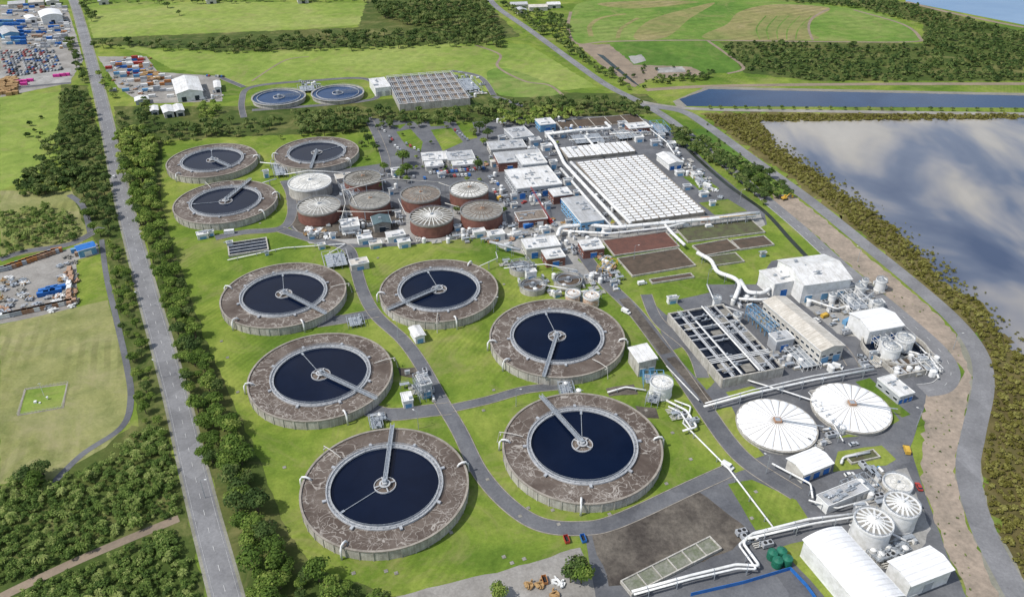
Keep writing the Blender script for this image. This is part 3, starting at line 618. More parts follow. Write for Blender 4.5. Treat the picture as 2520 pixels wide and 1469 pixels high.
building([(1540,306),(1588,301),(1600,313),(1548,319)],4,'brick','rw','flat',"small inlet building with white roof",1,'blue',0,vents=4)
building([(1620,380),(1650,375),(1678,400),(1645,406)],5,'white','rw','gable',"white shed with blue doors beside canal",2,'blue',0,vents=0,name='shed')
building([(1283,590),(1365,581),(1380,604),(1295,615)],7,'offw','rw','flat',"white roofed building beside conveyor",2,'blue',1,vents=5)
building([(1332,617),(1378,611),(1392,632),(1345,639)],6,'brick','rw','flat',"brown brick pump house with white roof",1,'blue',1,vents=4)
building([(1422,594),(1473,588),(1488,611),(1436,617)],6,'brick','rw','flat',"brick pump house with white roof vents",1,'blue',1,vents=8)
building([(1268,524),(1335,517),(1348,537),(1275,546)],5,'brick','rb','flat',"brick workshop with brown flat roof",2,'white',1,vents=5)
building([(1350,467),(1395,461),(1408,478),(1362,486)],6,'brick','rw','flat',"brick switch room with white roof",1,'blue',1,vents=4)
building([(913,533),(955,529),(962,548),(920,554)],6,'concd','rt','gable',"teal roofed building beside digester tanks",1,'glass',1,vents=1)
building([(835,541),(880,537),(886,556),(842,562)],5,'white','rw','flat',"white equipment building beside digester",2,'grey',0,vents=8)
building([(1008,806),(1029,801),(1047,824),(1021,831)],4.5,'white','rw','gable',"small white kiosk with blue door on lawn",1,'lblue',0,vents=0,name='shed')
building([(1022,925),(1048,920),(1066,944),(1037,951)],8,'grey','rg','flat',"tall grey pump building with steel frame",1,'lblue',0,vents=4)
building([(985,968),(1008,965),(1020,985),(992,990)],4,'white','rw','flat',"small white switch room",1,'lblue',0,vents=1,name='shed')
building([(1548,855),(1590,848),(1617,884),(1573,892)],9,'conc','rw','shed',"concrete pump station with white sloping roof",2,'lblue',0,vents=0)
building([(1915,641),(2028,627),(2098,686),(1977,702)],12,'white','rw','gable',"large white steel plant hall with blue roller doors",3,'lblue',0,vents=4,name='plant_hall')
building([(1873,668),(1922,657),(1958,690),(1905,703)],9,'white','rw','flat',"white annex hall with blue roller door",1,'blue',0,vents=4)
building([(2092,772),(2172,757),(2225,800),(2140,815)],9,'white','rw2','gable',"white filter building with ribbed metal roof",2,'blue',0,vents=0)
building([(1885,742),(1935,727),(2072,852),(2018,865)],9,'offw','rc','gable',"long cream roofed blower building with blue gate",2,'lblue',1,vents=0)
building([(1893,822),(1935,813),(1955,833),(1912,843)],7,'grey','rg','flat',"small grey building beside reactor basins",1,'blue',0,vents=3)
building([(2160,932),(2195,922),(2250,967),(2215,978)],4.5,'grey','rw','flat',"long low switch room with white roof",3,'blue',1,vents=4)
building([(1932,1127),(2010,1105),(2055,1140),(1978,1163)],5.5,'offw','rw2','gable',"white gabled shed with blue doors",3,'blue',0,vents=0,name='shed')
building([(2003,1215),(2112,1185),(2145,1210),(2035,1241)],4.5,'white','rg','flat',"white cooling unit with grey louvred roof",0,'blue',0,vents=16)
building([(1985,1325),(2066,1298),(2225,1462),(2122,1505)],9,'white','rw2','vault',"large white vaulted warehouse roof",2,'blue',0,vents=0,name='warehouse')
building([(2190,1383),(2290,1343),(2340,1395),(2245,1445)],8,'white','rw2','gable',"white gabled warehouse beside coastal road",1,'grey',0,vents=0,name='warehouse')
building([(420,196),(488,190),(496,224),(438,233)],8,'white','rw','gable',"white warehouse with gabled roof in container yard",2,'glass',0,vents=0,name='warehouse')
building([(912,195),(948,191),(958,214),(920,220)],8,'white','rw','flat',"white blower building beside aeration basins",2,'grey',0,vents=5)
for q,hh,wl in (([(396,262),(420,259),(428,275),(403,279)],5,'offw'),([(425,259),(447,256),(452,272),(432,275)],5,'offw'),([(368,262),(386,260),(390,272),(372,274)],4,'grey'),([(525,200),(540,199),(543,215),(528,217)],5,'white'),([(330,240),(362,237),(366,246),(334,250)],4,'grey')):
    building(q,hh,wl,'rw','gable',"white gabled shed among trees and yards",1,'glass',0,vents=0,name='shed')
building([(95,30),(145,24),(152,38),(100,44)],9,'white','rw2','vault',"white arched hangar in industrial yard",1,'glass',0,vents=0,name='warehouse')
building([(62,40),(82,37),(86,44),(66,48)],6,'white','rw2','vault',"white arched hangar in industrial yard",1,'glass',0,vents=0,name='warehouse')
building([(0,70),(35,65),(40,80),(0,88)],7,'lblue','rg','gable',"blue walled industrial warehouse",1,'glass',0,vents=0,name='warehouse')
for i,(u,v,w) in enumerate(((20,6,40),(70,2,36),(112,0,30),(240,-1,24),(505,-3,24),(730,-4,26),(1255,8,40),(1300,14,44),(1345,8,30),(1270,22,22))):
    building([(u,v-1),(u+w,v-3),(u+w+3,v+3),(u+2,v+5)],5,'offw',('rg','rc','rw')[i%3],'gable',"distant industrial warehouse with metal roof",1,'glass',0,vents=0,name='warehouse')
for u,v,w,hh,cc in ((480,572,28,3,'rw'),(510,568,14,3,'rw'),(555,595,16,3,'rg'),(645,420,14,5,'rw'),(875,580,35,4,'rw'),(945,572,45,4,'rw'),(975,590,30,4,'rw'),(905,595,30,3,'rc'),(1160,565,30,4,'rw'),(1195,570,40,4,'rw'),(1255,572,25,3,'rw'),
    (1215,540,12,3,'rw'),(1640,730,24,3.5,'rw'),(1755,735,16,8,'rw'),(1290,665,26,7,'rw'),(855,640,45,4,'rc'),(1660,420,20,3,'rw'),(1700,425,24,3,'rw'),(1640,350,20,3,'rw'),(1360,718,18,3,'rw'),(650,620,10,2,'rw'),(1480,560,22,4,'rw'),(960,415,22,5,'rw'),(820,430,40,3,'rc'),(2140,740,30,6,'rw'),
    (1300,340,26,5,'rg'),(1330,355,24,4,'rw'),(1205,395,20,4,'rc'),(1225,335,16,4,'rg'),(1405,365,14,3,'rw'),(1360,425,16,4,'rg'),(1385,440,20,4,'rw'),(1255,478,18,3,'rg'),(1410,470,14,3,'rw'),(1620,440,18,3,'rw'),(1680,455,18,3,'rg'),(1720,472,20,3,'rw'),(1470,350,14,3,'rg'),(1560,335,20,4,'rw'),(1600,345,18,4,'rg'),
    (1075,425,18,3,'rg'),(955,465,12,4,'rw'),(935,505,14,4,'rw'),(870,510,14,4,'rg'),(970,520,14,4,'rw'),(1115,555,16,3,'rg'),(755,575,18,3,'rg'),(1330,560,22,3,'rw'),(1390,540,14,3,'rg'),(1240,600,18,4,'rw'),(1500,690,14,3,'rg'),(2080,700,20,5,'rw'),(2120,735,16,4,'rg'),(1870,620,14,3,'rg'),(1700,1035,10,3,'rg'),(2100,1240,30,4,'rg'),(2260,880,20,4,'rw'),(2140,865,18,4,'rg'),
    (1340,325,20,4,'rw'),(1375,325,16,4,'rg'),(1295,362,18,4,'rw'),(1240,395,22,5,'rg'),(1350,395,18,6,'rw'),(1310,480,18,4,'rw'),(1340,500,14,4,'rg'),(1255,500,16,3,'rc'),(1745,495,14,3,'rw'),(1520,300,20,3,'rg'),(1620,330,14,4,'rw'),(810,575,14,3,'rw'),(780,600,18,3,'rc')):
    k=w*.28
    building([(u,v),(u+w,v-w*.1),(u+w+w*.25,v+k-w*.1),(u+w*.25,v+k)],hh,'offw' if cc=='rc' else ('grey' if cc=='rg' else 'white'),cc,'flat',"small service building on plant pavement",1,'lblue',0,vents=2,name='shed')
def panels(c4,h,nx,ny,label,band=2):
    c,w,d,ang=rect(c4,h); T=thing('covered_basin',label,'covered basin',(c.x,c.y,0),ang)
    b=MB(); b.box(0,0,h/2-.2,w,d,h-.4); part(b,'basin_wall',['concd'],T)
    b=MB()
    for i in range(nx):
        for j in range(ny):
            x=-w/2+(i+.5)*w/nx; y=-d/2+(j+.5)*d/ny
            sx=w/nx*.80; sy=d/ny*.76; z=h-.2
            vs=[(x-sx/2,y-sy/2,z),(x+sx/2,y-sy/2,z),(x+sx/2,y+sy/2,z),(x-sx/2,y+sy/2,z),(x-sx/2,y,z+.7),(x+sx/2,y,z+.7)]
            b.add(vs,[(0,1,5,4),(2,3,4,5),(0,4,3),(1,2,5)],0)
    part(b,'cover_panels',['panel'],T)
    b=MB()
    for i in range(0,nx+1,band): b.box(-w/2+i*w/nx,0,h+.02,1.0,d,.3)
    part(b,'walkways',['rim'],T)
panels([(1415,397),(1578,383),(1742,520),(1548,546)],3,10,26,"huge covered basin with rows of white panels")
panels([(1377,362),(1538,349),(1566,371),(1396,389)],3,12,7,"smaller covered basin with rows of white panels",3)
def bed(px,fill,label,h=1.2,div=0):
    c,w,d,ang=rect(px,h); T=thing('filter_bed',label,'filter bed',(c.x,c.y,0),ang,'walled odour filter beds')
    b=MB()
    for sx,sy,lx,ly in ((0,-d/2,w+.5,.5),(0,d/2,w+.5,.5),(-w/2,0,.5,d-.5),(w/2,0,.5,d-.5)): b.box(sx,sy,h/2,lx,ly,h)
    for k in range(1,div): b.box(-w/2+w*k/div,0,h/2-.03,.4,d-.5,h-.06)
    part(b,'wall',['conc'],T); b=MB(); b.box(0,0,h/2-.25,w-.5,d-.5,h-.5); part(b,'fill',[fill],T)
    return T
bed([(1480,590),(1640,570),(1670,605),(1515,628)],'redbed',"walled bed filled with red scoria")
bed([(1512,634),(1674,612),(1710,653),(1562,676)],'brnbed',"walled bed filled with dark brown bark")
bed([(1660,560),(1850,540),(1882,570),(1695,594)],'grnbed',"walled bed with weedy green bark")
bed([(1700,602),(1792,590),(1820,612),(1735,628)],'brnbed',"small walled bed of brown bark")
bed([(1796,590),(1882,580),(1905,602),(1824,611)],'brnbed',"small walled bed of brown bark")
bed([(1742,632),(1812,620),(1826,640),(1762,655)],'grnbed',"small walled bed of weedy bark")
bed([(1366,294),(1565,284),(1590,299),(1382,318)],'brnbed',"long brown roofed basin by inlet works",div=5)
bed([(1512,1408),(1760,1340),(1792,1362),(1545,1440)],'gvbed',"long concrete channel bed with weedy gravel",1.6,6)
bed([(1598,686),(1700,672),(1708,680),(1606,696)],'brnbed',"narrow planted gravel bed")
bed([(2080,1120),(2150,1105),(2165,1122),(2098,1138)],'grnbed',"small walled garden bed")
def cells(px,h,xs,ys,label,wat,wallm='conc',name='reactor_basin',tw=.7,drop=1.2,inner='walk'):
    c,w,d,ang=rect(px,h); T=thing(name,label,name.replace('_',' '),(c.x,c.y,0),ang); b=MB()
    for s in (-1,1): b.box(s*w/2,0,h/2,.8,d,h); b.box(0,s*d/2,h/2+.03,w+.8,.8,h+.06)
    part(b,'basin_wall',[wallm],T)
    b=MB()
    for x in xs: b.box(-w/2+x*w,0,h-1.0,tw,d-.9,2.0)
    for y in ys: 
        if isinstance(y,tuple): b.box((y[1]+y[2])/2*w,-d/2+y[0]*d,h-.97,(y[2]-y[1])*w,tw,2.06)
        else: b.box(0,-d/2+y*d,h-.97,w-.9,tw,2.06)
    if xs or ys: part(b,'dividing_walls',[inner],T)
    b=MB(); b.box(0,0,(h-drop)/2,w-.1,d-.1,h-drop); part(b,'water',[wat],T)
    return T,w,d,h
A_,B_,C_,D_=(-.49,-.16),(-.16,.17),(.17,.34),(.34,.49)
ysx=[(.12,*A_),(.3,*A_),(.42,*A_),(.62,*A_),(.8,*A_),(.92,*A_),(.18,*B_),(.5,*B_),(.7,*B_),(.88,*B_),(.1,*C_),(.24,*C_),(.38,*C_),(.66,*C_),(.84,*C_),(.2,*D_),(.33,*D_),(.55,*D_),(.74,*D_),.56]
T,w,d,h=cells([(1650,770),(1775,750),(1932,902),(1775,934)],5.5,[.34,.67,.84],ysx,"concrete reactor basin with dark cells and walkways",'wcell',tw=.6,drop=.9)
rr=random.Random(3)
for x,y0,y1 in ((-.33,-.5,.5),(.17,-.5,.5),(.34,-.5,.2)):
    b=MB(); L=(y1-y0)*d; b.box(x*w,(y0+y1)/2*d,h+.2,1.5,L,.25)
    for s in (-.7,.7):
        b.beam((x*w+s,y0*d,h+1.3),(x*w+s,y1*d,h+1.3),.1)
        for k in range(int(L/2.5)): b.box(x*w+s,y0*d+k*2.5,h+.8,.1,.1,1)
    part(b,'walkway',['walk'],T)
for k in range(26):
    b=MB(); x=(rr.choice((-.33,-.16,0,.17,.25,.415)))*w+rr.uniform(-.6,.6); y=rr.uniform(-.46,.46)*d; b.box(x,y,h+.1,w/6,.4,.3); b.box(x,y,h+.6,1.3,1.1,.9); b.cyl(x,y,h+1,h+1.6,.35,n=8); part(b,'mixer',['steel'],T)
for x,y,l in ((-.33,.26,.1),(0,-.42,.1),(.415,.37,.12),(0,.1,.08),(.25,-.35,.1),(.415,-.02,.14),(-.33,-.36,.1),(.25,.26,.1)):
    b=MB(); L=d*l; b.box(x*w,y*d,h-.5,w*.16,L,.5)
    for s in range(5): b.box(x*w,y*d-L/2+s*L/4,h-.15,w*.16,.2,.2)
    part(b,'trough',['concd'],T)
b=MB()
for k in range(3): b.tube([(-.5*w,-d*.3+k*1.3,h+.8),(.5*w,-d*.3+k*1.3,h+.8)],.25,8)
b.tube([(.1*w,-.5*d,h+.9),(.1*w,.5*d,h+.9)],.4,8); b.tube([(-.2*w,-.5*d,h+.9),(-.2*w,.3*d,h+.9)],.3,8); b.tube([(-.5*w,.2*d,h+.9),(.5*w,.2*d,h+.9)],.25,8); part(b,'pipework',['white'],T)
T,w,d,h=cells([(950,192),(1108,180),(1158,243),(985,258)],6,[i/8 for i in range(1,8)],[i/5 for i in range(1,5)],"large rectangular aeration basin with steel walkways",'tb','conc','aeration_basin',.5,.9)
for k in range(9):
    b=MB(); x=-w/2+k*w/8
    b.box(x,0,h+.5,1.0,d,.15)
    for s in (-.8,.8):
        b.beam((x+s,-d/2,h+2),(x+s,d/2,h+2),.25); 
        for q in range(14): b.box(x+s,-d/2+d*q/13,h+1.2,.2,.2,1.6)
    part(b,'walkway',['walk'],T)
    if k<8:
        b=MB()
        for e in (1.8,3.4): b.tube([(x+e,-d/2,h+.5),(x+e,d/2,h+.5)],.22,6)
        part(b,'air_main',['steel'],T)
b=MB()
for k in range(6): b.beam((-w/2,-d/2+k*d/5,h+.9),(w/2,-d/2+k*d/5,h+.9),.9,.2); b.beam((-w/2,-d/2+k*d/5,h+2.2),(w/2,-d/2+k*d/5,h+2.2),.3)
part(b,'cross_walkways',['white'],T)
cells([(562,596),(650,587),(665,612),(562,628)],1.5,[],[.25,.5,.75],"low concrete settling channels with dark water",'wcell','conc','settling_channels',.5,.8)
cells([(2175,890),(2255,870),(2290,905),(2215,925)],2.5,[.25,.5,.75],[.5],"concrete filter cells beside silos",'brnbed','conc','filter_basin',.5)
T=thing('storage_basin','dark curved storage basin with concrete wall','storage basin',(*S(2200,862),0)); 
b=MB(); b.ring(15.5,16.2,0,3,64); part(b,'wall',['conc'],T); b=MB(); b.disc(0,15.6,.7,64); part(b,'water',['wcell'],T)
# ---------------------------------------------------------------- pipes
def pipe(px,z,r,label,mat='white',sup=True,name='pipe_run',drop=False):
    P=[S(u,v,z) for u,v in px]; T=thing(name,label,'pipe',(P[0][0],P[0][1],0)); ox,oy=P[0]
    pts=[]; 
    for i,p in enumerate(P):
        q=Vector((p[0]-ox,p[1]-oy,z))
        if 0<i<len(P)-1:
            a=Vector((P[i-1][0]-ox,P[i-1][1]-oy,z)); c=Vector((P[i+1][0]-ox,P[i+1][1]-oy,z)); 
            k=min(2.2*r,(a-q).length*.4,(c-q).length*.4)
            pts+=[q+(a-q).normalized()*k,q+(a-q).normalized()*k*.3+(c-q).normalized()*k*.3,q+(c-q).normalized()*k]
        else: pts.append(q)
    b=MB(); b.tube(pts,r,12); part(b,'pipe',[mat],T,smooth=True)
    for i in range(len(P)-1):
        a=Vector((P[i][0]-ox,P[i][1]-oy,0));q=Vector((P[i+1][0]-ox,P[i+1][1]-oy,0)); L=(q-a).length; d=(q-a).normalized() if L>0 else Vector((1,0,0)); s=Vector((-d.y,d.x,0)); k=max(1,int(L/10))
        for j in range(k):
            b=MB(); p=a.lerp(q,(j+.5)/k)
            for e in (-1,1): w=p+s*e*(r+.15); b.box(w.x,w.y,(z)/2,.25,.25,z)
            b.beam(p-s*(r+.3)+Vector((0,0,z-r-.12)),p+s*(r+.3)+Vector((0,0,z-r-.12)),.25)
            e0=p-d*.12+Vector((0,0,z)); e1=p+d*.12+Vector((0,0,z)); b.tube([e0,e1],r+.1,12)
            part(b,'support',['steel'],T)
W1="large white overhead duct on steel supports"
pipe([(1345,330),(1365,352),(1388,402),(1530,556)],4,1.3,W1)
pipe([(1405,400),(1552,550)],4,1.2,W1)
pipe([(1380,415),(1505,560)],3,1.0,W1)
pipe([(1345,331),(1430,320),(1505,316),(1490,302)],5,1.2,W1)
pipe([(1372,580),(1378,560),(1440,553),(1520,560),(1600,552),(1760,538),(1868,524)],5,1.2,W1)
pipe([(1385,568),(1500,575),(1640,560),(1700,545),(1860,532)],4,.7,W1)
pipe([(1632,548),(1655,575),(1685,603)],4,1.0,W1)
pipe([(1716,622),(1750,640),(1765,670),(1810,685),(1822,700),(1808,735)],4.5,1.2,W1)
pipe([(1822,690),(1840,720),(1880,722),(1905,700)],5,1.1,W1)
pipe([(1810,735),(1870,738),(1900,735)],3,.8,W1)
pipe([(1440,335),(1480,380)],4,.9,W1)
W2="white process pipe on low steel supports"
pipe([(1555,1455),(1700,1415),(1812,1388),(1870,1392),(1828,1335),(1852,1312),(1990,1277),(2120,1262)],3,.55,W2)
pipe([(1560,1462),(1700,1424),(1815,1398),(1862,1400),(1818,1340),(1845,1316),(1990,1286)],3,.4,W2)
pipe([(1840,1325),(2000,1288),(2110,1270),(2230,1330)],4,.45,W2)
pipe([(1680,1040),(1740,1100),(1795,1155),(1905,1300)],2,.35,W2)
pipe([(1732,1000),(1850,968),(2000,935),(2150,908)],4,.5,W2); pipe([(1735,992),(1850,960),(2000,925),(2150,900)],4,.3,W2)
pipe([(1640,985),(1690,1010),(1715,1050),(1680,1060)],2.5,.5,W2); pipe([(1645,1000),(1675,1015),(1700,1052)],2.5,.4,W2); pipe([(1660,985),(1700,1000),(1690,1040)],1.5,.4,W2)
pipe([(1900,1140),(1995,1190),(2000,1225)],3,.4,W2)
pipe([(1495,965),(1540,952),(1590,960)],1.5,.4,W2); pipe([(2070,1140),(2075,1125),(2140,1112)],1.5,.5,W2)
pipe([(1180,655),(1225,635),(1220,620)],5,.2,W2); pipe([(800,630),(850,600),(700,610),(560,640)],1.2,.3,W2)
pipe([(2175,850),(2260,870),(2300,905),(2310,930)],1.5,.5,W2); pipe([(1985,735),(2060,760),(2110,745),(2150,720)],3,.5,W2)
pipe([(2250,840),(2290,880),(2315,915)],2,.4,W2); pipe([(2090,1290),(2150,1330),(2230,1370)],3,.35,W2); pipe([(1990,1230),(2060,1250),(2150,1225)],3,.35,W2)
pipe([(1840,935),(1940,965),(2000,985),(2080,1060)],2,.35,W2); pipe([(1990,965),(2050,1040),(2075,1085)],2,.3,W2); pipe([(1740,700),(1760,745),(1830,770)],3,.4,W2); pipe([(1640,900),(1720,985)],2,.3,W2)
pipe([(640,400),(690,405)],4,.4,W2);pipe([(610,462),(680,440)],4,.4,W2); pipe([(700,430),(760,420),(850,425)],5,.35,W2)
pipe([(1600,318),(1640,350),(1660,380)],3,.5,W2); pipe([(1500,330),(1600,325)],3,.5,W2); pipe([(1400,345),(1520,335)],3,.4,W2)
pipe([(1240,660),(1340,650),(1420,665)],4,.3,W2); pipe([(1330,700),(1420,715),(1480,725)],3,.3,W2)
W3="yellow gas pipe beside white ducts"
pipe([(1480,535),(1500,550),(1525,545)],3,.35,W3,'yellow'); pipe([(1770,535),(1860,528)],6,.2,W3,'yellow')
W4="thin pipe linking digester roofs"
for q in ([(840,470),(960,440),(1100,450)],[(830,520),(920,522),(990,515)],[(1095,500),(1130,510)],[(840,455),(850,500),(840,540)],[(860,470),(880,510)],[(980,490),(1000,530)],[(1080,450),(1110,460)]): pipe(q,9,.25,W4,'offw')
pipe([(1205,595),(1280,615)],6,.8,"inclined grey conveyor gallery",'grey')
def frame(px,h,col,label,nx=3,ny=3,nz=2):
    c,w,d,ang=rect(px,h); T=thing('steel_gantry',label,'steel gantry',(c.x,c.y,0),ang)
    b=MB()
    for i in range(nx+1):
        for j in range(ny+1): b.box(-w/2+i*w/nx,-d/2+j*d/ny,h/2,.2,.2,h)
    part(b,'column',[col],T); b=MB()
    for k in range(1,nz+1):
        z=h*k/nz
        for i in range(nx+1): b.beam((-w/2+i*w/nx,-d/2,z),(-w/2+i*w/nx,d/2,z),.2)
        for j in range(ny+1): b.beam((-w/2,-d/2+j*d/ny,z),(w/2,-d/2+j*d/ny,z),.2)
    for j in range(ny): b.beam((-w/2,-d/2+j*d/ny,0),(-w/2,-d/2+(j+1)*d/ny,h),.12); b.beam((w/2,-d/2+j*d/ny,0),(w/2,-d/2+(j+1)*d/ny,h),.12)
    part(b,'beams',[col],T); b=MB(); b.box(0,0,h*.5+.2,w*.8,d*.9,.15)
    for k in range(5): b.cyl(rr.uniform(-.35,.35)*w,-d/2+(k+.5)*d/5,h*.5,h*.5+1.8,.5,n=12)
    for k in range(2): b.tube([(rr.uniform(-.3,.3)*w,-d/2,h*.6),(rr.uniform(-.3,.3)*w,d/2,h*.6)],.2,6)
    part(b,'deck',['steel'],T)
frame([(1840,752),(1858,748),(1918,800),(1897,806)],8,'lblue',"pale blue steel gantry beside reactor basins",2,6,2)
frame([(1858,775),(1875,772),(1895,792),(1880,796)],5,'yellow',"yellow steel walkway frame",2,2,1)
frame([(1014,920),(1043,914),(1064,943),(1032,951)],10,'steel',"grey steel access frame around pump building",2,3,3)
frame([(1578,905),(1630,915),(1640,935),(1590,930)],6,'lblue',"blue pipe gantry beside white tank",3,2,1)
frame([(1605,298),(1635,295),(1645,318),(1612,322)],6,'lblue',"blue steel frame at inlet works",2,2,1)
frame([(1490,630),(1515,640),(1500,665),(1475,655)],4,'yellow',"yellow painted pump skid and pipework",2,2,1)
frame([(2065,715),(2110,708),(2145,745),(2100,755)],7,'white',"white steel gantry with process vessels",3,3,2)
frame([(2150,825),(2190,815),(2230,850),(2190,860)],6,'white',"white steel gantry around silos",3,3,2)
frame([(2250,875),(2285,868),(2318,905),(2280,912)],3,'white',"white pipework frame at plant edge",3,2,1)
frame([(1935,855),(1975,845),(2020,895),(1975,905)],3,'white',"rows of white pipework beside blower building",4,3,1)
frame([(2130,1350),(2220,1325),(2245,1350),(2160,1380)],3.5,'steel',"grey steel pipe rack between tanks",5,2,1)
frame([(2005,985),(2014,983),(2072,1055),(2062,1060)],3,'steel',"grey pipe bridge between covered tanks",1,8,1)
frame([(2060,1180),(2130,1165),(2175,1200),(2110,1215)],4,'steel',"grey process pipework frame",4,2,1)
frame([(850,778),(890,772),(900,795),(858,800)],2.5,'steel',"low grey valve manifold on pavement",4,2,1)
frame([(905,1020),(935,1015),(945,1045),(912,1050)],4,'steel',"grey steel inlet manifold at tank rim",3,3,1)
frame([(1375,940),(1410,935),(1415,965),(1378,970)],4,'steel',"grey steel inlet manifold at tank rim",3,3,1)
frame([(790,620),(850,612),(862,645),(800,655)],4,'walk',"concrete splitter structure with walkways",3,3,1)
frame([(668,395),(700,390),(705,425),(672,430)],4,'steel',"grey valve structure between clarifiers",3,3,1)
frame([(840,445),(860,440),(880,470),(850,480)],6,'steel',"grey pipe rack between digesters",2,4,2)
frame([(1500,320),(1560,312),(1580,332),(1520,340)],4,'offw',"pale screening channels at inlet works",5,3,1)
frame([(1395,330),(1480,322),(1500,345),(1410,352)],3,'steel',"grey channels and pipes at inlet works",6,3,1)
frame([(1595,960),(1625,968),(1620,985),(1590,978)],5,'steel',"grey steel stair frame beside white tank",2,2,1)
frame([(1110,190),(1160,186),(1185,215),(1140,222)],4,'steel',"grey pipework frame beside aeration basin",4,3,1)
frame([(730,208),(775,205),(780,218),(735,222)],4,'steel',"grey pump platform between settling tanks",4,2,1)
frame([(1260,640),(1300,632),(1310,650),(1270,660)],6,'steel',"grey frame between thickeners",2,2,1)
# ---------------------------------------------------------------- small objects
def lamp(u,v,h=10):
    x,y=S(u,v); T=thing('street_lamp','tall galvanised street lamp beside the road','street lamp',(x,y,0),RND.choice((0,2.6)),'street lamps')
    b=MB(); b.cyl(0,0,0,h,.16,.08,8); b.beam((0,0,h),(1.8,0,h+.3),.1); part(b,'pole',['steel'],T); b=MB(); b.box(2.1,0,h+.3,.9,.35,.18); part(b,'lamp_head',['white'],T)
for q in ((2110,645),(2345,860),(1030,1055),(980,830),(1480,735),(1885,1165),(2255,1050),(1740,700),(1215,770),(1270,1000),(680,520),(1820,500),(1560,640),(2060,1090),(505,1225),(350,760),(395,930)): lamp(*q)
def car_mesh(col,typ=0):
    b=MB(); L,Wd=(4.5,1.8) if typ==0 else (5.4,2.0)
    prof=[(-L/2,.35),(-L/2,.85),(-L*.44,.95),(L*.25,1.0),(L*.46,.85),(L/2,.7),(L/2,.35)] if typ==0 else [(-L/2,.35),(-L/2,2.1),(L*.22,2.15),(L*.38,1.2),(L/2,1.0),(L/2,.35)]
    n=len(prof); vs=[(x,s*Wd/2,z) for s in (-1,1) for x,z in prof]; fs=[(i,(i+1)%n,n+(i+1)%n,n+i)[::-1] for i in range(n)]+[tuple(range(n)),tuple(reversed(range(n,2*n)))]
    b.add(vs,fs)
    if typ==0:
        cab=[(-L*.42,.95),(-L*.3,1.42),(L*.06,1.45),(L*.22,1.0)]; vs=[(x,s*(Wd/2-(.08 if z<1.2 else .22)),z) for s in (-1,1) for x,z in cab]
        b.add(vs,[(0,1,5,4),(2,3,7,6),(0,3,2,1),(4,5,6,7)],1); b.add([vs[1],vs[2],vs[6],vs[5]],[(0,1,2,3)],0)
    else: b.box(L*.29,0,1.72,.5,Wd-.2,.5,mi=1)
    for x in (-L*.3,L*.3):
        for s in (-1,1):
            cx=[(x+.34*math.cos(k*math.pi/4),s*(Wd/2+.02),.34+.34*math.sin(k*math.pi/4)) for k in range(8)]+[(x+.34*math.cos(k*math.pi/4),s*(Wd/2-.25),.34+.34*math.sin(k*math.pi/4)) for k in range(8)]
            b.add(cx,[tuple(range(8))]+[(k,(k+1)%8,8+(k+1)%8,8+k) for k in range(8)],2)
    return b.mesh('car',[col,'glass','dark'])
CARS=[(car_mesh(c),n) for c,n in (('white','white'),('white','white'),('steel','silver'),('dark','black'),('red','red'),('blue','blue'),('grey','grey'))]
VANS=[(car_mesh(c,1),n) for c,n in (('white','white'),('yellow','yellow'))]
def car(x,y,a,van=False):
    me,n=RND.choice(VANS if van else CARS)
    thing('van' if van else 'car',(n+(' delivery van' if van else ' parked car')+' on plant asphalt'),'van' if van else 'car',(x,y,GZ+.02),a,'parked vehicles',me)
def carrow(u0,v0,u1,v1,n,a,p=.8):
    A=Vector(S(u0,v0));B=Vector(S(u1,v1))
    for i in range(n):
        if RND.random()<p: q=A.lerp(B,i/max(1,n-1)); car(q.x,q.y,a+RND.uniform(-.05,.05))
for r in ((1045,440,1155,432,13),(1050,428,1150,420,12),(1000,355,1030,372,4),(1215,470,1235,500,6),(1100,425,1190,415,9),(940,318,965,345,5),(1205,440,1225,455,4),(1120,322,1150,345,6),(960,350,985,372,5),(510,188,550,190,10),(1380,320,1440,316,6),(1250,495,1275,520,4),(1300,455,1340,452,5),(970,440,1030,436,6)):
    carrow(*r,1.8)
for k in range(13): carrow(2+k*1.5,128+k*5.2,128+k*2,122+k*4.2,17,1.5+.1*(k%2),.82)
car(*S(281,437),2.05)
for u,v,a in ((1580,700,.3),(905,575,.2),(1230,490,1),(1745,560,.3),(2030,780,.5),(2060,905,-.6),(1790,1150,-.8),(2230,1110,1.4),(1690,560,.3),(1540,770,-.8)): car(*S(u,v),a,True)
for u,v,a in ((1290,500,.8),(2050,800,.5),(2120,880,-.5),(2100,1095,.3),(2090,1170,.2),(1655,735,.2),(1275,575,.3),(2010,790,1.9),(2260,1200,1.5),(1990,1160,.5)): car(*S(u,v),a)
def cont_mesh(col):
    b=MB(); L=6.1; b.box(0,0,1.3,L,2.34,2.5)
    for i in range(18):
        x=-L/2+.3+i*(L-.6)/17
        for s in (-1,1): b.box(x,s*1.2,1.3,.16,.08,2.3)
    for x in (-L/2,L/2):
        for s in (-1,1): b.box(x,s*1.17,1.32,.18,.18,2.62)
    for s in (-.8,-.3,.3,.8): b.box(L/2+.06,s,1.3,.06,.06,2.2,mi=1)
    return b.mesh('container',[col,'steel'])
CM={c:cont_mesh(c) for c in ('blue','red','orange','white','green','grey','lblue','pink','rust')}
CN=dict(blue='blue',red='red',orange='orange',white='white',green='green',grey='grey',lblue='light blue',pink='magenta',rust='rusty brown')
def cont(u,v,a,c,lv=0): 
    x,y=S(u,v); thing('shipping_container',CN[c]+' corrugated shipping container stacked in yard' if lv else CN[c]+' corrugated shipping container on yard gravel','shipping container',(x,y,GZ+2.6*lv),a,'shipping containers',CM[c])
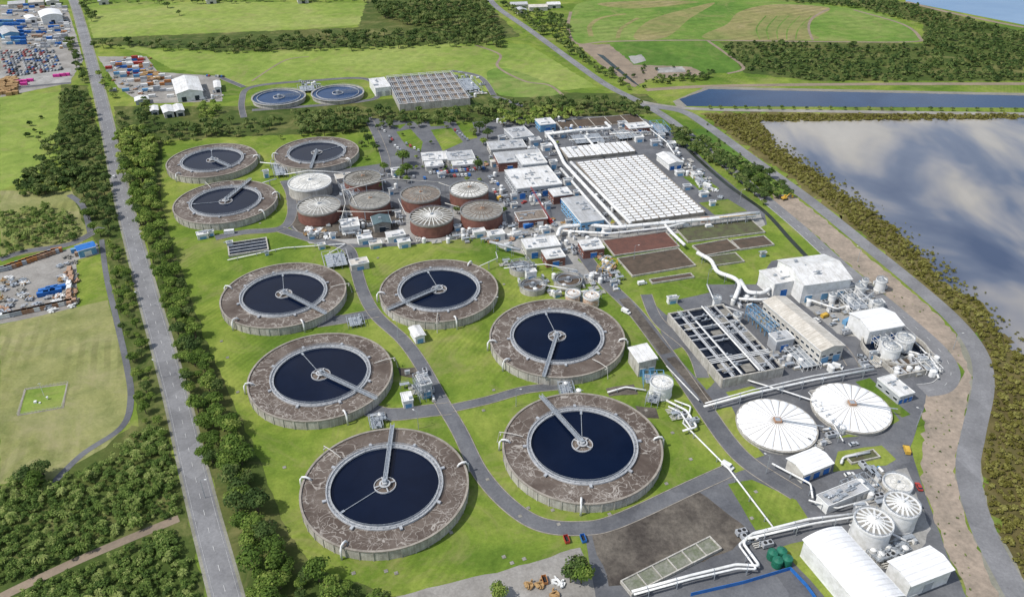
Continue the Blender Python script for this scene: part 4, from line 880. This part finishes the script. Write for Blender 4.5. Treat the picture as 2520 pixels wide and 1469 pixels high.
def yard(u0,v0,u1,v1,rows,cols,a,cl,p=.8,st=.4):
    for i in range(rows):
        for j in range(cols):
            if RND.random()>p: continue
            u=u0+(u1-u0)*j/max(1,cols-1)+RND.uniform(-1.5,1.5)+i*1.5; v=v0+(v1-v0)*i/max(1,rows-1); c=RND.choice(cl); cont(u,v,a,c)
            if RND.random()<st: cont(u,v,a,RND.choice(cl),1)
yard(5,60,50,110,7,5,.3,['blue','blue','lblue','white'],.9,.6); yard(60,60,165,78,3,9,.2,['white','blue','grey','white'],.6,.3)
yard(95,95,160,118,4,8,.2,['white','grey','white','blue','grey'],.8,.2); yard(265,150,360,185,5,8,.3,['blue','white','orange','grey','grey','red','white'],.65,.3)
yard(275,190,370,225,4,7,.3,['grey','blue','white','rust','lblue','white'],.6,.3); yard(370,195,415,240,4,4,.3,['white','grey','orange'],.6,.3)
yard(10,20,160,50,4,12,.2,['white','grey','white','rust','blue'],.5,.2); yard(60,82,160,92,2,9,.2,['white','grey','blue','orange','rust'],.7,.1)
for u,v in ((45,205),(60,203),(75,201),(60,210),(140,190),(155,188),(165,187)): cont(u,v,.15,'pink')
for u,v in ((108,728),(124,724),(140,721),(112,720),(130,714),(150,712)): cont(u,v,.45,'blue'); 
for u,v,c in ((190,620,'lblue'),(206,614,'red'),(222,609,'blue'),(200,628,'rust'),(220,620,'rust')): cont(u,v,.45,c)
building([(182,606),(226,596),(238,606),(192,617)],5,'lblue','blue','gable',"long blue roofed shed at scrap yard entrance",1,'white',0,vents=0,name='shed')
for i in range(16): cont(8+i*9+RND.uniform(-2,2),667-i*3.1,.45,RND.choice(['rust','rust','orange','grey']))
for i in range(8): cont(175+RND.uniform(-4,4),670+i*11,1.9,RND.choice(['rust','rust','white']))
for i in range(12): cont(10+i*15,782-i*3.2,.4,RND.choice(['white','grey','rust','white']))
cont(565,575,.2,'white'); cont(1260,585,.3,'white');cont(1300,560,.5,'blue');cont(2085,795,.6,'lblue')
cont(1720,448,-.8,'grey');cont(1740,460,-.8,'white');cont(1735,545,.2,'orange')
def skip(u,v,col,lab):
    x,y=S(u,v); b=MB(); 
    for s in (-1,1): b.box(0,s*.85,.8,3.4,.1,1.3); b.box(s*1.7,0,.8,.1,1.6,1.3)
    b.box(0,0,.3,3.3,1.6,.2,mi=1); thing('skip_bin',lab,'skip bin',(x,y,GZ),1.8,'open skip bins',b.mesh('skip',[col,'dark']))
skip(1394,1330,'red','red open steel skip bin beside soil yard'); skip(1435,1328,'blue','blue open steel skip bin beside soil yard'); skip(1340,1430,'orange','orange open steel skip bin on gravel')
tm=MB()
for k in range(5):
    for j in range(3): tm.box(k*.05,j*1.5-1.5,.35+k*.6,5.2,1.35,.5)
tm=tm.mesh('timber_stack',['wood'])
for k in range(48):
    u,v=(RND.uniform(0,40),RND.uniform(195,235)) if k<34 else (RND.uniform(350,400),RND.uniform(178,200)); x,y=S(u,v); thing('timber_stack','stack of sawn timber packs on yard','timber stack',(x,y,GZ),.2,'timber stacks',tm)
def pile(col,sd):
    b=MB(); r=random.Random(sd)
    for k in range(14): b.box(r.uniform(-2,2),r.uniform(-1.4,1.4),r.uniform(.2,1.1),r.uniform(.5,2.6),r.uniform(.3,1),r.uniform(.3,.8),r.uniform(0,3))
    return b.mesh('scrap_pile',[col])
PM=[pile(c,i) for i,c in enumerate(('rust','grey','white','concd','wood','steel'))]
def equip():
    out=[]
    b=MB(); b.box(0,0,.2,4,2,.3,mi=1); b.tube([(-1.5,0,1),(1.2,0,1)],.6,10); b.box(1.6,0,.8,.7,.9,.9,mi=2); out.append((b.mesh('pump',['white','concd','lblue']),'pump_set','horizontal pump set on concrete plinth'))
    b=MB(); 
    for k in range(4): b.tube([(-3,k*.9-1.4,.8),(3,k*.9-1.4,.8),(3.2,k*.9-1.4,0)],.25,8); b.box(-1+k*.6,k*.9-1.4,1.2,.5,.5,.5,mi=1)
    out.append((b.mesh('manifold',['offw','steel']),'pipe_manifold','low pipe manifold with valves on pavement'))
    b=MB(); b.box(0,0,1.1,2.4,1.1,2.1); b.box(0,-.57,1.1,1.0,.04,1.8,mi=1); b.box(0,0,2.2,2.6,1.3,.1,mi=1); out.append((b.mesh('cabinet',['white','grey']),'control_cabinet','white electrical control cabinet on pad'))
    b=MB(); b.cyl(0,0,0,3.2,1.3,n=20); b.cyl(0,0,3.2,3.8,1.3,.3,20); b.tube([(1.2,0,2.6),(2.2,0,2.6),(2.2,0,0)],.15,6,mi=1); out.append((b.mesh('dosing',['white','steel']),'dosing_tank','small white dosing tank with pipe'))
    b=MB(); 
    for s in (-1,1):
        for e in (-2,0,2): b.box(e,s*.8,1.3,.15,.15,2.6)
    b.box(0,0,2.6,4.6,2,.12); b.beam((-2.2,-.9,3.5),(2.2,-.9,3.5),.08); b.beam((-2.2,.9,3.5),(2.2,.9,3.5),.08); b.beam((2.3,0,2.6),(4.5,0,0),.9,.1); out.append((b.mesh('platform',['steel']),'access_platform','raised grey access platform with ramp stair'))
    b=MB(); b.box(0,0,.5,3,3,1.0); b.box(0,0,1.05,2.4,2.4,.1,mi=1); b.cyl(.5,.5,1.1,1.8,.35,n=10,mi=1); out.append((b.mesh('chamber',['concd','steel']),'valve_chamber','raised concrete valve chamber with steel lid'))
    b=MB(); b.box(0,0,1.4,4.2,2.2,1.9); b.box(0,0,.25,4.0,2.0,.4,mi=1); b.cyl(-1,0,2.35,2.6,.7,n=12,mi=1); b.cyl(1,0,2.35,2.6,.7,n=12,mi=1); out.append((b.mesh('generator',['grey','dark']),'generator_set','grey enclosed generator set with fans'))
    return out
EQ=equip()
def clutter(poly,n,sel=None):
    xs=[p[0] for p in poly];ys=[p[1] for p in poly]; k=0
    while k<n:
        u,v=RND.uniform(min(xs),max(xs)),RND.uniform(min(ys),max(ys))
        if not inside((u,v),poly): continue
        me,nm,lb=RND.choice(EQ); x,y=S(u,v); thing(nm,lb,nm.replace('_',' '),(x,y,GZ),.27+RND.choice((0,math.pi/2,0)),nm.replace('_',' ')+'s',me); k+=1
for p_,n_ in (([(720,545),(870,530),(900,585),(1230,555),(1240,600),(870,602),(760,588)],60),([(835,425),(960,425),(1000,450),(975,470),(840,470)],24),([(835,490),(850,480),(870,540),(990,530),(1000,560),(850,565)],22),([(1380,318),(1600,308),(1640,335),(1420,352)],45),
    ([(1590,330),(1640,335),(1770,470),(1735,480)],50),([(1250,550),(1420,555),(1480,600),(1420,640),(1250,580)],50),([(1420,560),(1700,545),(1700,560),(1480,585)],20),([(1240,640),(1480,690),(1490,740),(1340,740),(1240,680)],40),
    ([(1960,735),(2160,715),(2185,760),(2090,830),(2040,810)],40),([(1830,850),(1930,840),(1990,900),(1890,930)],36),([(2100,1340),(2240,1320),(2280,1390),(2170,1400)],34),([(2140,870),(2300,870),(2310,930),(2200,930)],30),
    ([(1110,180),(1180,190),(1200,235),(1160,245)],24),([(735,203),(780,203),(790,222),(740,224)],12),([(1200,362),(1360,340),(1420,480),(1360,440),(1210,410)],44),([(1780,735),(1890,720),(1900,745),(1800,760)],18),([(1480,640),(1530,690),(1520,720),(1470,690)],14),
    ([(1640,1000),(1710,1030),(1705,1065),(1650,1040)],8),([(960,900),(1070,910),(1070,990),(980,985)],10),([(2090,1150),(2170,1150),(2260,1260),(2130,1240)],20),([(1380,400),(1400,400),(1540,545),(1500,560)],14),([(1210,415),(1240,480),(1250,520),(1215,470)],8),([(920,1020),(960,1015),(950,1060),(915,1055)],5),([(1370,940),(1420,935),(1425,975),(1375,975)],5),([(440,235),(540,215),(545,248),(460,252)],16),([(1200,290),(1320,288),(1420,300),(1240,315)],18),
    ([(1990,975),(2010,965),(2085,1070),(2040,1090)],12),([(1950,1090),(2060,1085),(2040,1105),(1960,1110)],5),([(2070,700),(2170,690),(2190,740),(2100,760)],14),([(1250,455),(1380,455),(1400,520),(1270,515)],14),([(1810,1310),(1900,1320),(1900,1345),(1840,1350)],5),([(2030,900),(2150,880),(2160,900),(2050,925)],8)):
    clutter(p_,n_)
def piles(poly,n,txt):
    xs=[p[0] for p in poly];ys=[p[1] for p in poly]
    k=0
    while k<n:
        u,v=RND.uniform(min(xs),max(xs)),RND.uniform(min(ys),max(ys))
        if not inside((u,v),poly): continue
        x,y=S(u,v); thing('material_pile',txt,'material pile',(x,y,GZ),RND.uniform(0,3),'material piles',RND.choice(PM)); k+=1
piles([(0,690),(60,680),(70,770),(0,785)],34,'heap of scrap and machine parts on gravel'); piles([(140,640),(187,630),(187,758),(160,765)],28,'heap of scrap and machine parts on gravel'); piles([(60,735),(160,720),(160,765),(60,775)],14,'heap of scrap and machine parts on gravel')
piles([(1180,560),(1260,548),(1270,610),(1200,600)],18,'stacked pallets and site materials on concrete'); piles([(740,560),(860,572),(860,590),(760,585)],14,'stacked pallets and site materials on concrete')
piles([(1290,540),(1380,535),(1400,565),(1310,570)],14,'stacked pallets and site materials on concrete'); piles([(1700,415),(1790,480),(1770,490),(1680,420)],10,'stacked pallets and site materials on concrete')
piles([(270,140),(370,140),(400,230),(330,245),(280,200)],50,'heap of yard materials on gravel'); piles([(1280,1440),(1380,1410),(1400,1465),(1300,1467)],4,'heap of site materials on gravel')
piles([(10,20),(165,30),(170,120),(60,125)],90,'heap of yard materials on gravel'); piles([(1140,420),(1200,400),(1240,480),(1190,480)],6,'stacked pallets and site materials on concrete')
piles([(1420,640),(1500,630),(1530,690),(1470,690)],8,'pump parts and site materials on concrete')
x,y=S(1930,492); T=thing('excavator','yellow excavator working beside the coastal road','excavator',(x,y,GZ),.4)
for s in (-1.2,1.2): b=MB(); b.box(0,s,.5,4,.6,.9); part(b,'track',['dark'],T)
b=MB(); b.box(-.4,0,1.5,3.2,2.6,1.0); b.box(.8,.7,2.4,1.5,1.1,1.4); part(b,'body',['yellow'],T)
b=MB(); b.beam((1,-.4,2),(4.2,-.4,4.6),.5); b.beam((4.2,-.4,4.6),(6.4,-.4,2),.4); b.box(6.4,-.4,1.4,.9,1.2,1); part(b,'boom',['yellow'],T)
x,y=S(1350,548); T=thing('mobile_crane','red mobile crane with long lattice boom raised','mobile crane',(x,y,GZ),2.2)
b=MB(); b.box(0,0,1.3,7,2.4,1.0); b.box(2.9,0,2.1,1.6,2.2,1.2); b.box(-1,0,2.3,3,2.2,1.2); part(b,'body',['red'],T)
for k in range(3):
    for s in (-1.1,1.1): b=MB(); b.cyl(-2.4+k*2.2,s,.1,1.0,.5,n=10); part(b,'wheel',['dark'],T)
b=MB(); p0=Vector((-1,0,3)); p1=Vector((20,0,18))
for a,c in ((-.4,-.4),(.4,-.4),(.4,.4),(-.4,.4)): b.beam(p0+Vector((0,a,c)),p1+Vector((0,a,c)),.09)
for k in range(24):
    q=p0.lerp(p1,k/24);r_=p0.lerp(p1,(k+1)/24); b.beam(q+Vector((0,-.4,.4)),r_+Vector((0,.4,.4)),.06); b.beam(q+Vector((0,-.4,-.4)),r_+Vector((0,-.4,.4)),.06)
part(b,'boom',['red'],T)
c,w,d,ang=rect([(62,958),(165,945),(155,1003),(45,1022)],0)
T=thing('weather_station','small fenced weather station in pale mown field','weather station',(c.x,c.y,0),ang)
b=MB(); 
for t in range(13):
    f=t/12-.5
    for X,Y in ((f*w,-d/2),(f*w,d/2),(-w/2,f*d),(w/2,f*d)): b.box(X,Y,.6,.12,.12,1.2)
for z in (.5,1.1):
    b.beam((-w/2,-d/2,z),(w/2,-d/2,z),.07);b.beam((-w/2,d/2,z),(w/2,d/2,z),.07);b.beam((-w/2,-d/2,z),(-w/2,d/2,z),.07);b.beam((w/2,-d/2,z),(w/2,d/2,z),.07)
part(b,'fence',['offw'],T); b=MB(); b.cyl(0,2,0,8,.1,n=6); b.box(0,2,7.5,1.5,.1,.1); b.box(2,-1,1.2,.8,.8,.8); b.box(2,-1,.4,.1,.1,.8); b.box(-3,-2,.5,1.2,1.2,1); b.cyl(-1,-3,0,.6,.5,n=12); part(b,'instruments',['white'],T)
sheet('lawn',[(62,958),(165,945),(155,1003),(45,1022)],'field',4,jit=.2)
strip('path',[(62,958)],1.0,'rim',5,world=[S(*q) for q in ((62,958),(165,945),(155,1003),(45,1022),(62,958))])
mh=MB(); mh.box(0,0,.1,1.4,1.4,.25); mh.cyl(0,0,.22,.28,.5,n=12); mh=mh.mesh('manhole_cover',['concd'])
for u,v in ((560,880),(585,965),(620,1110),(1110,1310),(1200,1180),(1030,700),(900,650),(1190,1010),(1590,1010),(1300,1250),(1360,1255),(700,1150),(950,1405),(1240,700),(1860,1210),(1850,1275),(1640,1190),(640,700),(1215,960),(930,635),(545,840),(1280,1270),(1375,1290),(1500,1265),(870,1410),(1655,1065),(1700,1130),(1260,1385),(1240,1370),(1290,1375),(975,1410),(700,560),(640,550)):
    x,y=S(u,v); thing('manhole_cover','square concrete manhole cover set in lawn','manhole',(x,y,0),.4,'manhole covers',mh)
Pn=[S(u,v,1) for u,v in ((1700,1462),(1830,1432),(1945,1398),(1985,1440),(2010,1475))]; 
T=thing('hoarding','blue temporary site fence panels','fence',(0,0,0))
for i in range(len(Pn)-1): b=MB(); b.beam((Pn[i][0],Pn[i][1],1),(Pn[i+1][0],Pn[i+1][1],1),.12,1.8); part(b,'fence_panel',['blue'],T)
# ---------------------------------------------------------------- vegetation
def crown(seed,clumps,per,R,Hc,leaf,zc,flat=1.0,lo=.25,hi=.66):
    r=np.random.RandomState(seed); V=[];Tn=[]
    for k in range(clumps):
        d=r.normal(size=3); d[2]=abs(d[2])*.9-.2; d/=np.linalg.norm(d); rad=r.uniform(lo,hi)
        c=np.array([d[0]*R*rad,d[1]*R*rad,zc+d[2]*Hc*rad*.8*flat]); rc=R*r.uniform(.28,.5); tone=r.uniform(.0,.62)
        n=r.normal(size=(per,3)); n[:,2]=np.abs(n[:,2])*.9-.25*r.rand(per); n/=np.linalg.norm(n,axis=1)[:,None]
        p=c+n*rc*r.uniform(.75,1.08,(per,1))*np.array([1,1,.85])
        nn=n+np.array([0,0,.3])+r.normal(size=(per,3))*.35; nn/=np.linalg.norm(nn,axis=1)[:,None]
        a=np.cross(nn,r.normal(size=(per,3))); a/=np.linalg.norm(a,axis=1)[:,None]; b_=np.cross(nn,a)
        s=leaf*r.uniform(.55,1.2,(per,1))
        q=np.stack([p-a*s-b_*s*.6,p+a*s*.7-b_*s,p+a*s+b_*s*.7,p-a*s*.6+b_*s],1).reshape(-1,3); V.append(q)
        Tn.append(np.repeat(np.clip(tone+r.uniform(-.12,.15,per),0,1),4))
    return np.concatenate(V),np.concatenate(Tn)
def palm(seed,nf=34,L=2.0,z=3.0,heads=3):
    r=np.random.RandomState(seed); V=[];T=[]
    for h in range(heads):
        c=np.array([r.uniform(-1.2,1.2),r.uniform(-1.2,1.2),z+r.uniform(-1,.6)])
        for i in range(nf):
            a=r.uniform(0,6.28); e=r.uniform(-.35,1.2); d=np.array([math.cos(a)*math.cos(e),math.sin(a)*math.cos(e),math.sin(e)]); s=np.array([-math.sin(a),math.cos(a),0])*.16*L/2
            tip=c+d*L*.8+np.array([0,0,-.3*L]); mid=c+d*L*.5
            V+=[c,mid+s,tip,mid-s]; T+=[r.uniform(.45,.75)]*4
    return np.array(V),np.array(T)
def trunk_arr(h,r0):
    V=[]
    for i in range(4):
        a=i*math.pi/2; b=(i+1)*math.pi/2
        V+=[(r0*math.cos(a),r0*math.sin(a),0),(r0*math.cos(b),r0*math.sin(b),0),(r0*.6*math.cos(b),r0*.6*math.sin(b),h),(r0*.6*math.cos(a),r0*.6*math.sin(a),h)]
    return np.array(V)
def qmesh(name,V,T,mats,mi=None):
    n=len(V); me=bpy.data.meshes.new(name); me.vertices.add(n); me.vertices.foreach_set('co',V.astype(np.float32).ravel())
    me.loops.add(n); me.loops.foreach_set('vertex_index',np.arange(n,dtype=np.int32)); f=n//4
    me.polygons.add(f); me.polygons.foreach_set('loop_start',np.arange(0,n,4,dtype=np.int32))
    try: me.polygons.foreach_set('loop_total',np.full(f,4,dtype=np.int32))
    except Exception: pass
    for m in mats: me.materials.append(M[m])
    if mi is not None: me.polygons.foreach_set('material_index',mi.astype(np.int32))
    at=me.attributes.new('tone','FLOAT','POINT'); at.data.foreach_set('value',T.astype(np.float32))
    me.update(calc_edges=True); return me
HI=[crown(s,24,42,4.3,4.0,.34,4.8) for s in range(7)]
LO=[crown(50+s,9,13,4.3,3.6,.85,4.4) for s in range(5)]
SHR=[crown(80+s,9,26,2.2,1.5,.26,1.4) for s in range(4)]+[palm(90+s,z=2.4) for s in range(2)]
SLO=[crown(110+s,5,9,2.2,1.5,.6,1.3) for s in range(4)]
MG=[crown(130+s,5,8,1.8,1.0,.42,.9) for s in range(4)]
HIM=[qmesh('crown',v,t,['leaf']) for v,t in HI]; HIMD=[qmesh('crown',v,t,['leafd']) for v,t in HI]
SHM=[qmesh('shrub',v,t,['leafb']) for v,t in SHR]
def trunkmesh(seed):
    b=MB(); r=random.Random(seed); b.cyl(0,0,0,4.5,.32,.2,8)
    for k in range(5):
        a=k*1.25+r.random(); b.tube([(0,0,2.2+k*.5),(1.2*math.cos(a),1.2*math.sin(a),4+k*.3),(2.6*math.cos(a),2.6*math.sin(a),6+r.random())],.1,5)
    return b.mesh('trunk',['bark'])
TRM=[trunkmesh(i) for i in range(3)]
TREES=[];SHRUBS=[];MANG=[]
def scatter(px,sp,s0,s1,lst,zc,kind=0,p=1.0):
    P=[S(u,v,zc) for u,v in px]; xs=[q[0] for q in P]; ys=[q[1] for q in P]
    y=min(ys);row=0
    while y<max(ys):
        x=min(xs)+(row%2)*sp/2
        while x<max(xs):
            qx=x+RND.uniform(-.45,.45)*sp; qy=y+RND.uniform(-.45,.45)*sp
            if RND.random()<p and inside((qx,qy),P): lst.append((qx,qy,s0+(s1-s0)*RND.random()**1.3,kind))
            x+=sp
        y+=sp*.87; row+=1
T0=TREES
scatter([(285,330),(335,300),(388,330),(372,400),(400,560),(430,640),(470,760),(515,900),(580,1050),(625,1180),(650,1280),(720,1370),(800,1410),(960,1455),(1000,1520),(640,1500),(600,1410),(560,1290),(515,1150),(470,1010),(440,900),(405,760),(370,640),(335,520),(300,420)],5.9,.6,1.3,T0,6,0,.95)
scatter([(155,215),(205,210),(240,300),(252,400),(270,480),(292,580),(225,560),(205,500),(195,430),(110,470),(60,470),(50,420),(100,400),(90,330),(140,320)],7,.6,1.15,T0,6,1,.85)
scatter([(262,590),(300,600),(330,700),(342,800),(372,900),(388,1000),(400,1060),(345,1050),(335,950),(312,860),(285,740)],5,.35,.8,T0,4,0,.85)
scatter([(285,270),(345,262),(420,300),(520,290),(690,280),(700,305),(520,335),(470,330),(400,345),(300,335)],8,.6,1.2,T0,6,1,.75)
scatter([(722,268),(890,262),(905,290),(840,320),(740,318)],8,.9,1.3,T0,7,1)
scatter([(890,262),(1100,265),(1210,240),(1560,235),(1600,262),(1560,278),(1340,262),(1290,285),(1000,300),(930,308)],8,.6,1.2,T0,6,1,.8)
scatter([(1225,270),(1345,258),(1430,262),(1440,276),(1330,300),(1240,300)],8,.8,1.15,T0,6,0)
scatter([(340,240),(360,235),(370,265),(345,270)],8,.8,1,T0,6,1); scatter([(480,245),(530,240),(540,280),(490,285)],8,.7,1.1,T0,6,0)
scatter([(215,99),(390,95),(480,98),(880,72),(1060,66),(1230,74),(1250,106),(1180,102),(900,112),(700,114),(560,120),(390,116),(380,106),(220,110)],9,.6,1.35,T0,6,1,.8)
scatter([(910,0),(1190,0),(1230,50),(1240,76),(1090,66),(960,45),(930,25)],9.5,.7,1.5,T0,6,1,.95)
scatter([(1215,-5),(1260,8),(1400,45),(1408,100),(1560,208),(1530,212),(1420,135),(1330,78)],9,.6,1.2,T0,5,1,.8)
scatter([(1650,305),(1700,325),(1900,430),(1948,475),(1870,482),(1775,405),(1660,345)],5.4,.6,1.0,T0,4,1,1)
scatter([(160,95),(180,92),(215,190),(205,205),(185,170)],9,.8,1.1,T0,6,1); scatter([(190,5),(225,5),(240,40),(215,45)],12,.9,1.3,T0,6,1)
scatter([(235,180),(262,170),(285,240),(280,260),(245,215)],9,.6,.9,T0,5,0,.8)
scatter([(1600,190),(1755,182),(1755,192),(1600,203)],7,.5,.8,T0,3,1)
scatter([(180,0),(900,-6),(900,3),(200,7)],11,.6,1.2,T0,3,1,.7)
for u,v,s,k in ((990,385,1.5,0),(1000,410,1.3,0),(985,425,1.1,0),(1175,405,1.1,0),(1062,567,.8,0),(1180,310,1.2,0),(1200,325,1.2,1),(1165,320,1,1),(1195,300,1.2,1),(1190,345,.9,0),(1420,1395,1.15,1),(1432,1410,1.1,1),(1405,1412,.9,1),(1230,1450,.9,0),(895,320,1.1,1),(905,340,1.0,1),(890,350,.8,1),(925,360,.9,1),(930,455,.8,0),(1130,470,.5,0),(1125,515,.7,0),(1240,515,.6,0),(1225,545,.5,0),(945,410,.9,1),(690,335,.6,0),(1000,440,.7,0),(410,8,1.3,1),(440,30,.9,1),(900,385,.6,0),(1100,310,.5,1),(1140,300,.5,1),(1060,350,.4,1),(990,330,.4,1),(1150,440,.5,0),(1180,440,.5,0),(1210,395,.6,0),(1370,350,.5,0),(1880,495,.6,1),(100,1150,1,1),(60,1160,1.1,1),(85,1180,1,1)):
    TREES.append((*S(u,v,5*s),s,k))
for u in range(1745,2530,30):
    uu=u+RND.uniform(-4,4); TREES.append((*S(uu,269+ (u-1745)*.008),RND.uniform(.42,.58),1))
for i in range(22): TREES.append((*S(RND.uniform(1000,1200),RND.uniform(390,425)),RND.uniform(.25,.45),0))
scatter([(0,1195),(60,1150),(130,1180),(240,1130),(300,1085),(340,1050),(395,1055),(425,1200),(435,1255),(330,1300),(200,1355),(60,1415),(-60,1450),(-60,1195)],2.9,.4,1.35,SHRUBS,2,0)
scatter([(60,1440),(200,1392),(430,1295),(455,1350),(480,1400),(500,1500),(-20,1500)],2.9,.4,1.35,SHRUBS,2,0)
scatter([(0,520),(60,510),(120,505),(190,540),(195,585),(90,600),(0,632)],4.2,.7,1.5,SHRUBS,2,0,.92)
scatter([(40,440),(180,400),(215,455),(100,475),(40,480)],4.5,.9,1.7,SHRUBS,2,0,.9)
scatter([(120,500),(210,500),(225,560),(200,560)],8,.6,1,SHRUBS,2,0,.3)
scatter([(1770,112),(1850,102),(2270,112),(2280,60),(2110,18),(1905,0),(2200,0),(2520,82),(2700,100),(2700,198),(2520,198),(2000,196),(1840,172)],7,.8,2.1,SHRUBS,2,0,.78)
scatter([(0,300),(60,290),(140,240),(150,330),(110,400),(0,400)],9,1,1.6,SHRUBS,2,0,.12)
scatter([(1500,150),(1760,170),(1760,200),(1560,215)],9,.8,1.6,SHRUBS,2,0,.25)
scatter([(1740,300),(1860,395),(1990,500),(1900,440),(1700,318)],7,.5,.9,SHRUBS,2,0,.4)
scatter([(345,1050),(405,1060),(425,1160),(395,1150)],3,.7,1.1,SHRUBS,2,0)
scatter([(1990,560),(2150,690),(2330,850),(2390,900),(2290,760),(2120,640)],7,.15,.35,SHRUBS,1,0,.5)
scatter([(2280,980),(2350,980),(2340,1160),(2440,1469),(2380,1469),(2290,1260),(2270,1140)],5,.12,.28,SHRUBS,1,0,.6)
MGP=[(1728,281),(2520,281),(2800,281),(2800,291),(2520,291),(1870,298),(1915,358),(2015,424),(2105,490),(2195,552),(2265,618),(2325,684),(2425,755),(2450,795),(2495,850),(2545,885),(2600,960),(2600,1500),(2510,1400),(2455,1290),(2415,1180),(2428,1080),(2455,960),(2440,860),(2375,780),(2275,692),(2150,590),(2015,480),(1880,380)]
scatter(MGP,2.9,.6,1.35,MANG,1,0,.95)
scatter([(1860,300),(1925,345),(2025,412),(2125,482),(2275,605),(2440,740),(2560,850),(2560,900),(2440,790),(2260,625),(2100,500),(1960,400)],3.2,.4,1.1,MANG,1,0,.55)
scatter([(1880,300),(1980,375),(2130,470),(2290,590),(2460,735),(2580,850),(2520,880),(2260,610),(2030,430)],6,.3,.6,MANG,1,0,.25)
dist=lambda t:(t[0]**2+t[1]**2+H*H)/t[2]**.6
def infr(t): 
    X,Y=t[0],t[1]*CP+(H-5)*SP
    return abs(X/Y)<.66 and ((H-5)*CP-t[1]*SP)/Y<.39
TREES=[t for t in TREES if infr(t)]; SHRUBS=[t for t in SHRUBS if infr(t)]; MANG=[t for t in MANG if infr(t)]
TREES.sort(key=dist); SHRUBS.sort(key=dist)
def single(x,y,s,k,i):
    T=thing('tree',('dense leafy green tree growing in roadside belt' if k==0 else 'dark green broadleaf tree in planted grove'),'tree',(x,y,0),RND.uniform(0,6.28),'planted trees')
    j=RND.randrange(7)
    a=put('trunk',TRM[i%3],T); c=put('crown',(HIM if (k==0)!=(RND.random()<.2) else HIMD)[j],T); T.scale=(s*RND.uniform(.9,1.1),s*RND.uniform(.9,1.1),s*RND.uniform(.8,1.15))
for i,t in enumerate(TREES[:300]): single(*t,i)
for i,t in enumerate(SHRUBS[:300]):
    j=RND.randrange(6) if RND.random()<.6 else RND.randrange(4)
    o=thing('shrub' if j<4 else 'cabbage_tree','dense green native shrub in bushland' if j<4 else 'spiky cabbage tree with lime green leaves','shrub' if j<4 else 'cabbage tree',(t[0],t[1],0),RND.uniform(0,6.28),'bushland plants',SHM[j]); o.scale=(t[2],t[2],t[2]*RND.uniform(.8,1.2))
def merged(name,lst,var,mat,trunk=False,hidx=None):
    Vs=[];Ts=[];Ms=[]
    for (x,y,s,k) in lst:
        v,t=var[RND.randrange(len(var))]; a=RND.uniform(0,6.28); c,n=math.cos(a),math.sin(a); q=np.empty_like(v)
        q[:,0]=(v[:,0]*c-v[:,1]*n)*s+x; q[:,1]=(v[:,0]*n+v[:,1]*c)*s+y; q[:,2]=v[:,2]*s*RND.uniform(.85,1.15); Vs.append(q); Ts.append(t+RND.uniform(-.15,.45)); Ms.append(np.zeros(len(v)//4))
        if trunk:
            w=trunk_arr(4,.3)*s; w[:,0]+=x; w[:,1]+=y; Vs.append(w); Ts.append(np.zeros(16)); Ms.append(np.ones(4))
    if not Vs: return
    o=put(name,qmesh(name,np.concatenate(Vs),np.concatenate(Ts),[mat,'bark'],np.concatenate(Ms))); o['kind']='stuff'; o['label']='dense mass of '+name.replace('_',' ')+' seen from above'; o['category']='vegetation'
far=TREES[300:]
merged('woodland',[t for t in far if t[3]==0],LO,'leaf',True); merged('woodland',[t for t in far if t[3]==1],LO,'leafd',True)
rest=SHRUBS[300:]
merged('bushland',[t for t in rest if t[1]<520],SHR[:4]+SHR[4:5],'leafb'); merged('bushland',[t for t in rest if t[1]>=520],SLO,'leafd')
merged('mangroves',MANG,MG,'mang')
print('TREES',len(TREES),'SHRUBS',len(SHRUBS),'MANG',len(MANG))
# ---------------------------------------------------------------- light, sky, camera
sx,sy=-.86,-.34; el=math.radians(52)
sv=Vector((sx,sy,0)).normalized()*math.cos(el)+Vector((0,0,math.sin(el)))
L=bpy.data.lights.new('sun','SUN'); L.energy=4.1; L.angle=math.radians(.6); L.color=(1,.96,.9); lo=bpy.data.objects.new('sun',L); COL.objects.link(lo); lo.rotation_euler=(-sv).to_track_quat('-Z','Y').to_euler()
wd=bpy.data.worlds.new('World'); scene.world=wd; wd.use_nodes=True; nt=wd.node_tree
sk=nt.nodes.new('ShaderNodeTexSky'); sk.sky_type='NISHITA'; sk.sun_disc=False; sk.sun_elevation=el; sk.sun_rotation=math.atan2(sx,sy)
tc=nt.nodes.new('ShaderNodeTexCoord'); f=noise(nt,tc.outputs['Generated'],2.2,6,.6,.3); mk=ramp(nt,f,[(.47,(0,)),(.62,(.8,))])
cc=mix(nt,mk,sk.outputs[0],(6.5,6.7,7.0)); bg=nt.nodes['Background']; nt.links.new(cc,bg.inputs[0]); bg.inputs[1].default_value=.15
cam=bpy.data.cameras.new('camera'); cam.sensor_width=36; cam.lens=F/2520*36; cam.clip_end=20000; cam.clip_start=1
co=bpy.data.objects.new('camera',cam); COL.objects.link(co); co.location=(0,0,H); co.rotation_euler=(math.pi/2-PITCH,0,0); scene.camera=co
scene.view_settings.view_transform='Standard'; scene.view_settings.look='None'; scene.view_settings.exposure=0
